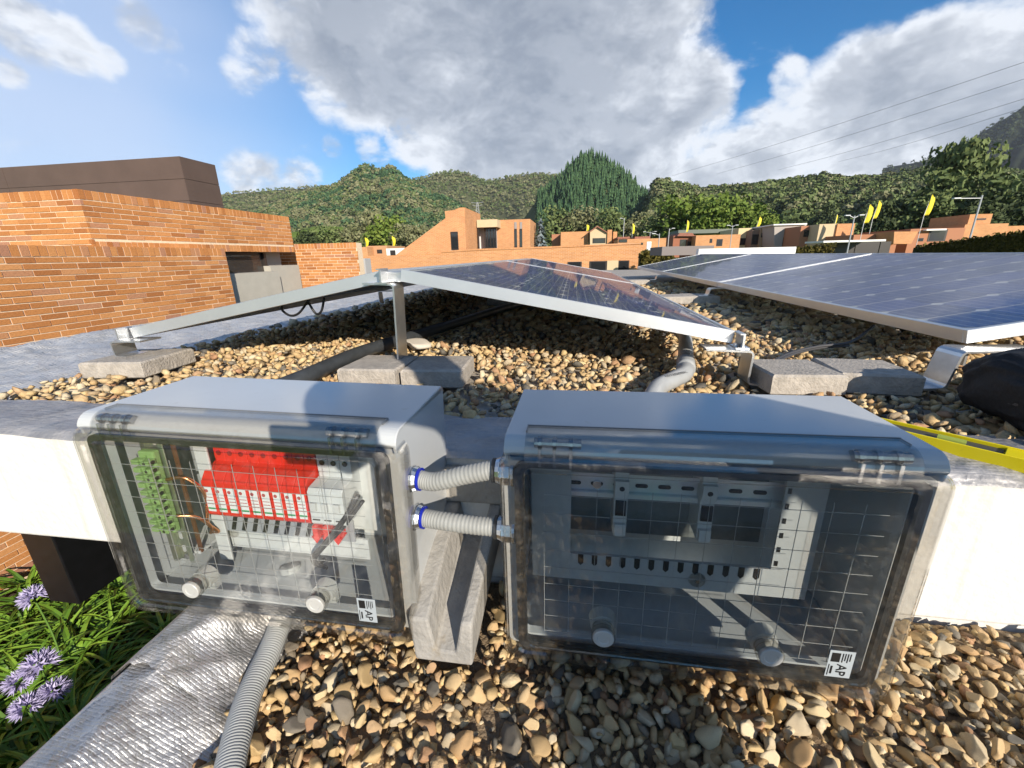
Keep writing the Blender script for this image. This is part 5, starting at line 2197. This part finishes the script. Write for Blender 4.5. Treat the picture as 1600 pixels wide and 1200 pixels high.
# blue spruce
vp, fp, rp = [], [], []
r_ = np.random.default_rng(9)
off = 0
for k in range(700):
    z = r_.uniform(0, 1) ** 1.3
    a = r_.uniform(0, 6.28)
    rad = .34 * (1 - z) * r_.uniform(.55, 1.0) + .02
    c = np.array([math.cos(a) * rad, math.sin(a) * rad, z])
    out_ = np.array([math.cos(a), math.sin(a), -.25])
    sd_ = np.array([-math.sin(a), math.cos(a), 0])
    s = .06
    vp += [c - out_ * s * .4 - sd_ * s * .35, c + out_ * s, c - out_ * s * .4 + sd_ * s * .35, c - out_ * s * .6 + np.array([0, 0, .03])]
    fp.append([off, off + 1, off + 2, off + 3])
    rp.append(float(np.clip(r_.normal(.55, .25), 0, 1)))
    off += 4
top = PY(845, 345, 38)
t = thing('blue_spruce', 'silvery blue spruce right of the slanted-gable house', 'tree', (top.x, 38, GROUND_Z))
hh = top.z - GROUND_Z
t.scale = (hh * .85, hh * .85, hh)
link('crown', mesh_np('crown', np.array(vp), np.array(fp), foliage['blue'], np.array(rp)), t)
m = MB()
m.tube([(0, 0, -.02), (0, 0, .95)], [.03, .004], 7)
m.build('trunk', bark, t)


def hedge(label, pa, pb, Y0, Y1, thick, n_):
    a, b = PY(*pa, Y0), PY(*pb, Y1)
    base = Vector((a.x, Y0, GROUND_Z))
    r = np.random.default_rng(int(pa[0]))
    V, Rn = [], []
    for k in range(n_):
        t = r.uniform()
        p = np.array(a) * (1 - t) + np.array(b) * t
        h = p[2] - GROUND_Z
        q = np.array([p[0], p[1] + r.uniform(-thick, thick) * .5, GROUND_Z + h * math.sqrt(r.uniform(.2, 1)) + r.normal() * .05])
        if r.uniform() < .55:
            q[1] = p[1] - thick * .5 + r.normal() * .05
        u, w = r.normal(size=3), r.normal(size=3)
        u /= np.linalg.norm(u)
        w = np.cross(u, w)
        w /= np.linalg.norm(w)
        s = r.uniform(.06, .13)
        V.append(np.stack([q + u * s, q + w * s * .7, q - u * s, q - w * s * .7]) - np.array(base))
        Rn.append(r.uniform())
    V = np.concatenate(V)
    o = link('foliage', mesh_np('foliage', V, np.arange(len(V)).reshape(-1, 4), foliage['hedge'], np.array(Rn)))
    t = thing('hedge', label, 'hedge', base)
    o.parent = t
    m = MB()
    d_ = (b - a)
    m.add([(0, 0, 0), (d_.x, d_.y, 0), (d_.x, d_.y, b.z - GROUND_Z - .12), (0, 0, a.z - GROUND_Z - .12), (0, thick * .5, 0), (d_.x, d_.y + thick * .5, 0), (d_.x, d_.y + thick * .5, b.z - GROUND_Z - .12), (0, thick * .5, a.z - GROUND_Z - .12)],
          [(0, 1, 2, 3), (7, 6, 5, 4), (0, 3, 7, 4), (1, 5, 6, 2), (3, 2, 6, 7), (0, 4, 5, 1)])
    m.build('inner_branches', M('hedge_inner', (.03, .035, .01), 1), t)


hedge('long clipped hedge at the right, below the stepped brick house', (1440, 384), (1680, 350), 30, 22, 1.2, 9000)
hedge('clipped hedge at the end of the long brick wing', (1001, 394), (1048, 394), 22, 22, 1.2, 3500)
hedge('low hedge behind the rear parapet', (1236, 388), (1300, 380), 36, 36, 1.2, 2500)

# ================================================================== FLAGS, LAMPS, WIRES


def flag(x0, y0, x1, y1, Y, lean, label):
    a, b = PY((x0 + x1) / 2, y1, Y), PY((x0 + x1) / 2, y0, Y)
    base = Vector((a.x, Y, GROUND_Z))
    t = thing('feather_flag', label, 'flag', base, group='yellow feather flags')
    hh = b.z - GROUND_Z
    h0 = a.z - GROUND_Z
    m = MB()
    m.tube([(0, 0, 0), (0, 0, h0), (lean * .6, 0, hh)], [.03, .025, .015], 6)
    m.build('pole', lamp_metal, t)
    w = abs(PY(x1, y0, Y).x - PY(x0, y0, Y).x)
    m = MB()
    n_ = 12
    rows = []
    for k in range(n_ + 1):
        f = k / n_
        z = h0 + (hh - h0) * f
        cx = lean * .6 * f
        ww = w * (.75 + .25 * math.sin(math.pi * f)) * (1 if f < .8 else max(.12, (1 - f) / .2))
        rows.append([Vector((cx + q * ww, .10 * math.sin(f * 6 + q * 4) * w, z + .04 * q)) for q in (0, .25, .5, .75, 1)])
    m.loops(rows, close=False)
    m.build('cloth', yellow, t, solid=.01, smooth=True)


for a_ in ((569, 371, 574, 386, 75, .1, 'yellow feather flag left of the tall thin tree, leftmost of all'),
           (611, 369, 616, 385, 75, .1, 'yellow feather flag just left of the slanted gable'),
           (914, 351, 918, 361, 70, .1, 'tiny yellow flag above the house with the small beige gable'),
           (986, 349, 989.5, 366, 62, .0, 'upright yellow flag behind the low house with the pale door'),
           (1070, 344, 1073.5, 363, 66, .1, 'yellow flag above the red shaded porch'),
           (1179, 339, 1184, 356, 72, .5, 'tilted yellow flag above the dark striped townhouse'),
           (1303.5, 335, 1305.5, 350, 66, .1, 'thin edge-on yellow flag above the beige and orange townhouse'),
           (1345, 320, 1354, 349, 46, .3, 'left flag of the pair beside the street lamp'),
           (1360, 314, 1367, 342, 50, .4, 'right flag of the pair beside the street lamp'),
           (1439, 305, 1448, 337, 48, .4, 'single large yellow flag in front of the dark trees')):
    flag(*a_)


def lamp(xb, yb, xt, yt, Y, arms, label):
    tp = PY(xt, yt, Y)
    base = Vector((tp.x, Y, GROUND_Z))
    t = thing('street_lamp', label, 'street lamp', base, group='street lamps among the houses')
    hh = tp.z - GROUND_Z
    m = MB()
    m.tube([(0, 0, 0), (0, 0, hh)], [.055, .04], 8)
    m.build('pole', lamp_metal, t)
    for (dx, dz) in arms:
        m = MB()
        m.tube([(0, 0, hh - .15), (dx, 0, hh + dz)], .025, 6)
        m.build('arm', lamp_metal, t)
        m = MB()
        m.box(dx - .28 if dx < 0 else dx - .05, dx + .05 if dx < 0 else dx + .28, -.1, .1, hh + dz - .03, hh + dz + .04)
        m.build('lamp_head', M('lamp_head', (.62, .64, .66), .4), t, bevel=.02)


lamp(1516, 385, 1535, 305, 28, [(-1.1, -.12)], 'tall street lamp with one arm in front of the right hedge')
lamp(1325, 390, 1335.5, 337, 34, [(-.35, .02), (.30, .02)], 'street lamp with a short cross arm beside the pair of flags')
lamp(975, 372, 975.5, 341, 60, [(-.3, .0)], 'thin lamp post behind the twin chimneys')
lamp(1044, 378, 1046, 357, 50, [(.3, .0)], 'pale lamp post left of the red shaded porch')
lamp(1143, 384, 1145, 352, 52, [(-.35, .0), (.3, 0)], 'dark lamp post in front of the pale yellow townhouse')
lamp(1029, 392, 1030.5, 365, 42, [(-.4, .0)], 'dark post in front of the low house with the pale door')
lamp(1016, 372, 1016, 362, 64, [(-.7, .0), (.6, 0)], 'wide cross-armed mast above the low house with the pale door')

# pylon
pb_, pt_ = PY(747, 345, 420), PY(745, 316, 420)
t = thing('power_pylon', 'lattice power pylon behind the slanted-gable house', 'pylon', (pb_.x, 420, pb_.z))
H_ = pt_.z - pb_.z
m = MB()
for sx in (-1, 1):
    for sy_ in (-1, 1):
        m.tube([(sx * 2.2, sy_ * 2.2, 0), (sx * .5, sy_ * .5, H_)], .14, 4)
for k in range(7):
    f0, f1 = k / 7, (k + 1) / 7
    w0, w1 = 2.2 - 1.7 * f0, 2.2 - 1.7 * f1
    m.tube([(-w0, -w0, H_ * f0), (w1, -w1, H_ * f1)], .09, 4)
    m.tube([(w0, -w0, H_ * f0), (-w1, -w1, H_ * f1)], .09, 4)
m.build('lattice', M('pylon_steel', (.42, .43, .44), .6), t)
for zf, wd in ((.80, 5.0), (.95, 6.0)):
    m = MB()
    m.tube([(-wd, 0, H_ * zf + .8), (0, 0, H_ * zf), (wd, 0, H_ * zf + .8)], .16, 5)
    m.build('cross_arm', M('pylon_steel'), t)
for (x0, y0, x1, y1, lb) in ((1660, 77, 1050, 275, 'uppermost power line crossing the right clouds'), (1660, 104, 1120, 272, 'second power line from the top'),
                             (1660, 136, 1215, 266, 'third power line from the top'), (1620, 162, 1310, 253, 'lowest power line above the dark mountain')):
    a, b = PY(x0, y0, 75), PY(x1, y1, 400)
    m = MB()
    pts = []
    for k in range(25):
        f = k / 24
        p = a.lerp(b, f)
        p.z -= 1.2 * math.sin(math.pi * f) * (1 - f)
        pts.append(p)
    m.tube(pts, [.028 + .05 * k / 24 for k in range(25)], 5)
    tag(m.build('power_line', line_m), lb, 'power line', 'power lines crossing the sky')

# ================================================================== GARDEN
m = bumpy(24, 24, lambda u, v: (-5.4 + u * 4.6, -2.5 + v * 6.5, GROUND_Z + .06 + .04 * nz(u * 9, v * 11, 4)))
kind(m.build('garden_bed', soil), 'structure')


def strap_plant(seed, nl, ln):
    r = np.random.default_rng(seed)
    m = MB()
    rn = []
    for k in range(nl):
        a = r.uniform(0, 6.28)
        l = ln * r.uniform(.6, 1.1)
        up_ = r.uniform(.5, 1.2)
        w = r.uniform(.012, .021)
        tone = r.uniform()
        d = np.array([math.cos(a), math.sin(a)])
        s = np.array([-d[1], d[0]])
        rows = []
        ns = 6
        for i in range(ns + 1):
            f = i / ns
            rad = l * (f ** 1.1) * (.55 + .45 * f) * (1.25 - .4 * up_)
            z = l * up_ * (f - .62 * f * f * (1.55 - .5 * up_))
            ww = w * (1 - .85 * f ** 2.5)
            c = d * rad
            rows.append([Vector((c[0] + s[0] * ww, c[1] + s[1] * ww, z + .006)), Vector((c[0], c[1], z)), Vector((c[0] - s[0] * ww, c[1] - s[1] * ww, z + .006))])
        m.loops(rows, close=False)
        rn += [float(np.clip(tone + r.normal() * .1, 0, 1))] * (ns * 2)
    me = D.meshes.new('leaves')
    me.from_pydata([tuple(v) for v in m.v], [], m.f)
    me.materials.append(leaf_m)
    at = me.attributes.new('rnd', 'FLOAT', 'FACE')
    at.data.foreach_set('value', rn)
    return me


plants = [strap_plant(s, 34, .46) for s in range(5)]
r_ = np.random.default_rng(21)
spots = []
for _ in range(4000):
    px, py = r_.uniform(-60, 330), r_.uniform(905, 1240)
    p = PZ(px, py, GROUND_Z + .15)
    if p.x > -1.3 or p.x < -5.3 or any((p.x - q.x) ** 2 + (p.y - q.y) ** 2 < .24 ** 2 for q in spots):
        continue
    spots.append(p)
    if len(spots) > 110:
        break
for k, p in enumerate(spots):
    o = link('agapanthus', plants[k % 5], None, (p.x, p.y, GROUND_Z + .02), (0, 0, float(r_.uniform(0, 6))), [float(r_.uniform(.8, 1.25))] * 3)
    tag(o, 'strap-leaved green plant in the garden bed below the roof', 'plant', 'strap-leaved plants in the garden bed')


def flower(px, py, z, size, label, tilt):
    p = PZ(px, py, z)
    t = thing('agapanthus_flower', label, 'flower', (p.x, p.y, GROUND_Z), group='purple flower heads in the garden')
    m = MB()
    hh = p.z - GROUND_Z
    m.tube(bez([(tilt * .3, -.05, 0), (tilt * .12, 0, hh * .5), (0, 0, hh)], 10), .006, 6)
    m.build('stalk', M('stalk', (.10, .20, .03), .6), t)
    m = MB()
    r = np.random.default_rng(int(px))
    rn = []
    for k in range(46):
        d = r.normal(size=3)
        d[2] = abs(d[2]) * .9 - .15
        d /= np.linalg.norm(d)
        dv = Vector(d)
        s = dv.cross(Vector(r.normal(size=3))).normalized()
        c0 = Vector((0, 0, hh))
        for q in range(5):
            sq = (Matrix.Rotation(q * 2 * math.pi / 5, 3, dv) @ s)
            tip = c0 + dv * size * .95 + sq * size * .30
            mid = c0 + dv * size * .62 + sq * size * .10
            e_ = dv.cross(sq) * size * .07
            m.add([c0 + dv * size * .35, mid + e_, tip, mid - e_], [(0, 1, 2, 3)])
            rn.append(float(np.clip(r.normal(.5, .3), 0, 1)))
    m.build('petals', petal, t, rnd=rn)


flower(52, 933, -2.35, .095, 'purple flower head in front of the brick base, topmost', .2)
flower(62, 1040, -2.15, .095, 'largest purple flower head in the middle of the garden', -.2)
flower(30, 1065, -2.2, .075, 'purple flower head left of the largest one', .2)
flower(85, 1080, -2.2, .075, 'small purple flower head right of the largest one', .1)
flower(42, 1105, -2.2, .075, 'lowest purple flower head near the foil kerb', .3)

# ================================================================== PERSON (photographer, kneeling behind the camera; only a knee reaches the frame)


def skin_mesh(name, joints, bones, mat, parent, sub=2):
    me = D.meshes.new(name)
    idx = {k: i for i, k in enumerate(joints)}
    me.from_pydata([joints[k][0] for k in joints], [(idx[a], idx[b]) for a, b in bones], [])
    o = D.objects.new(name, me)
    col.objects.link(o)
    md = o.modifiers.new('skin', 'SKIN')
    md.use_smooth_shade = True
    for k in joints:
        rad = joints[k][1]
        me.skin_vertices[0].data[idx[k]].radius = rad if isinstance(rad, tuple) else (rad, rad)
    me.skin_vertices[0].data[0].use_root = True
    sb_ = o.modifiers.new('sub', 'SUBSURF')
    sb_.levels = sub
    sb_.render_levels = sub
    me.materials.append(mat)
    if parent:
        o.parent = parent
    return o


navy = M('navy_trousers', (.010, .012, .030), .85, bump=.2, bscale=60)
jacket = M('dark_jacket', (.035, .037, .045), .85, bump=.2, bscale=50)
skin_m = M('skin', (.46, .27, .19), .5)
hair_m = M('hair', (.015, .011, .009), .6)
per = thing('person', 'kneeling photographer in dark jacket and navy trousers, holding a phone', 'person', (0, 0, 0))
J = {'pelvis': ((.88, -.82, -.32), (.125, .115)), 'waist': ((.87, -.58, -.06), (.135, .115)), 'chest': ((.81, -.40, .10), (.21, .15)), 'neck0': ((.71, -.34, .28), (.13, .10)), 'neck': ((.63, -.32, .35), .058), 'head0': ((.60, -.30, .40), .075), 'head': ((.58, -.28, .48), (.090, .100)), 'crown': ((.57, -.29, .55), .06),
     'shl': ((.53, -.34, .28), .080), 'ell': ((.23, -.33, .26), .060), 'wrl': ((.085, -.080, .005), .036),
     'shr': ((.93, -.34, .26), .085), 'elr': ((1.06, -.26, .04), .062), 'wrr': ((.96, -.04, -.12), .036),
     'hipl': ((.77, -.82, -.37), .10), 'knl': ((.74, -.70, -.63), .07), 'anl': ((.76, -1.12, -.64), .05), 'toel': ((.76, -1.25, -.67), .038),
     'hipr': ((.95, -.82, -.37), .10), 'knr': ((.97, -.70, -.63), .07), 'anr': ((.99, -1.12, -.64), .05), 'toer': ((.99, -1.25, -.67), .038)}
body = skin_mesh('body', J, [('pelvis', 'waist'), ('waist', 'chest'), ('chest', 'neck0'), ('neck0', 'neck'), ('neck', 'head0'), ('head0', 'head'), ('head', 'crown'), ('neck0', 'shl'), ('shl', 'ell'), ('ell', 'wrl'),
                         ('neck0', 'shr'), ('shr', 'elr'), ('elr', 'wrr'), ('pelvis', 'hipr'), ('hipr', 'knr'), ('knr', 'anr'), ('anr', 'toer'), ('pelvis', 'hipl'), ('hipl', 'knl'), ('knl', 'anl'), ('anl', 'toel')], jacket, per)
body.data.materials.append(navy)
# clothing: trousers over hips and legs, skin on head and hands
TR = {k: (J[k][0], tuple(x + .008 for x in (J[k][1] if isinstance(J[k][1], tuple) else (J[k][1],) * 2))) for k in ('pelvis', 'hipr', 'knr', 'anr', 'hipl', 'knl', 'anl')}
skin_mesh('trousers', TR, [('pelvis', 'hipr'), ('hipr', 'knr'), ('knr', 'anr'), ('pelvis', 'hipl'), ('hipl', 'knl'), ('knl', 'anl')], navy, per)
HD = {'head0': (J['head0'][0], .079), 'head': (J['head'][0], (.092, .102)), 'crown': (J['crown'][0], .064)}
skin_mesh('face', HD, [('head0', 'head'), ('head', 'crown')], skin_m, per)
HR = {'a': ((.585, -.325, .46), .085), 'b': ((.57, -.30, .545), .080)}
skin_mesh('hair', HR, [('a', 'b')], hair_m, per)
m = MB()
m.tube([(.592, -.202, .455), (.590, -.175, .435), (.592, -.19, .425)], [.010, .014, .010], 8)
m.build('nose', skin_m, per, smooth=True)
for dx in (-.032, .034):
    m = MB()
    m.tube([(.585 + dx, -.198, .475), (.585 + dx, -.185, .474)], [.012, .006], 10)
    m.build('eye', M('eye_dark', (.03, .02, .015), .2), per, smooth=True)
m = MB()
m.tube([(.565, -.202, .400), (.59, -.192, .397), (.615, -.202, .400)], [.004, .008, .004], 8)
m.build('mouth', M('lips', (.40, .16, .13), .5), per, smooth=True)
for side, wr, pc in ((1, J['wrl'][0], (.080, -.030, .0)), (1, J['wrr'][0], (.91, .0, -.19))):
    hj = {'w': (wr, .030), 'p': (((wr[0] + pc[0]) / 2, (wr[1] + pc[1]) / 2, wr[2]), (.034, .022)), 'k': (pc, (.034, .018))}
    hb = [('w', 'p'), ('p', 'k')]
    hand = skin_mesh('hand', hj, hb, skin_m, per)
    for fi, (dz, ln) in enumerate(((.030, .062), (.010, .070), (-.010, .066), (-.030, .052))):
        fj = {'a': ((pc[0], pc[1], pc[2] + dz), .0095), 'b': ((pc[0] - side * ln * .35, pc[1] + .012, pc[2] + dz * 1.05), .0090), 'c': ((pc[0] - side * ln * .7, pc[1] + .004, pc[2] + dz * 1.05), .0080), 'd': ((pc[0] - side * ln * .80, pc[1] - .014, pc[2] + dz), .0070)}
        skin_mesh('finger', fj, [('a', 'b'), ('b', 'c'), ('c', 'd')], skin_m, hand, 1)
    fj = {'a': ((pc[0] + side * .01, pc[1] - .018, pc[2] - .02), .011), 'b': ((pc[0] - side * .018, pc[1] - .034, pc[2] - .030), .010), 'c': ((pc[0] - side * .042, pc[1] - .032, pc[2] - .020), .008)}
    skin_mesh('thumb', fj, [('a', 'b'), ('b', 'c')], skin_m, hand, 1)
ph = MB()
ph.box(-.080, .080, -.040, -.032, -.038, .038)
tag(ph.build('phone', black, bevel=.004), 'black phone held by the photographer', 'phone')

# ================================================================== HAZE
hz = MB()
hz.box(-1900, 2600, -120, 2700, GROUND_Z - 6, 720)
ho_ = hz.build('haze', wire_m)
ho_.data.materials.clear()
hm_ = D.materials.new('haze')
hm_.use_nodes = True
hn = hm_.node_tree
hn.nodes.clear()
pv = hn.nodes.new('ShaderNodeVolumePrincipled')
pv.inputs['Color'].default_value = (.80, .88, 1.0, 1)
pv.inputs['Density'].default_value = .00007
pv.inputs['Anisotropy'].default_value = 0.0
oo = hn.nodes.new('ShaderNodeOutputMaterial')
hn.links.new(pv.outputs[0], oo.inputs['Volume'])
ho_.data.materials.append(hm_)
kind(ho_, 'stuff', 'thin bluish haze over the valley')
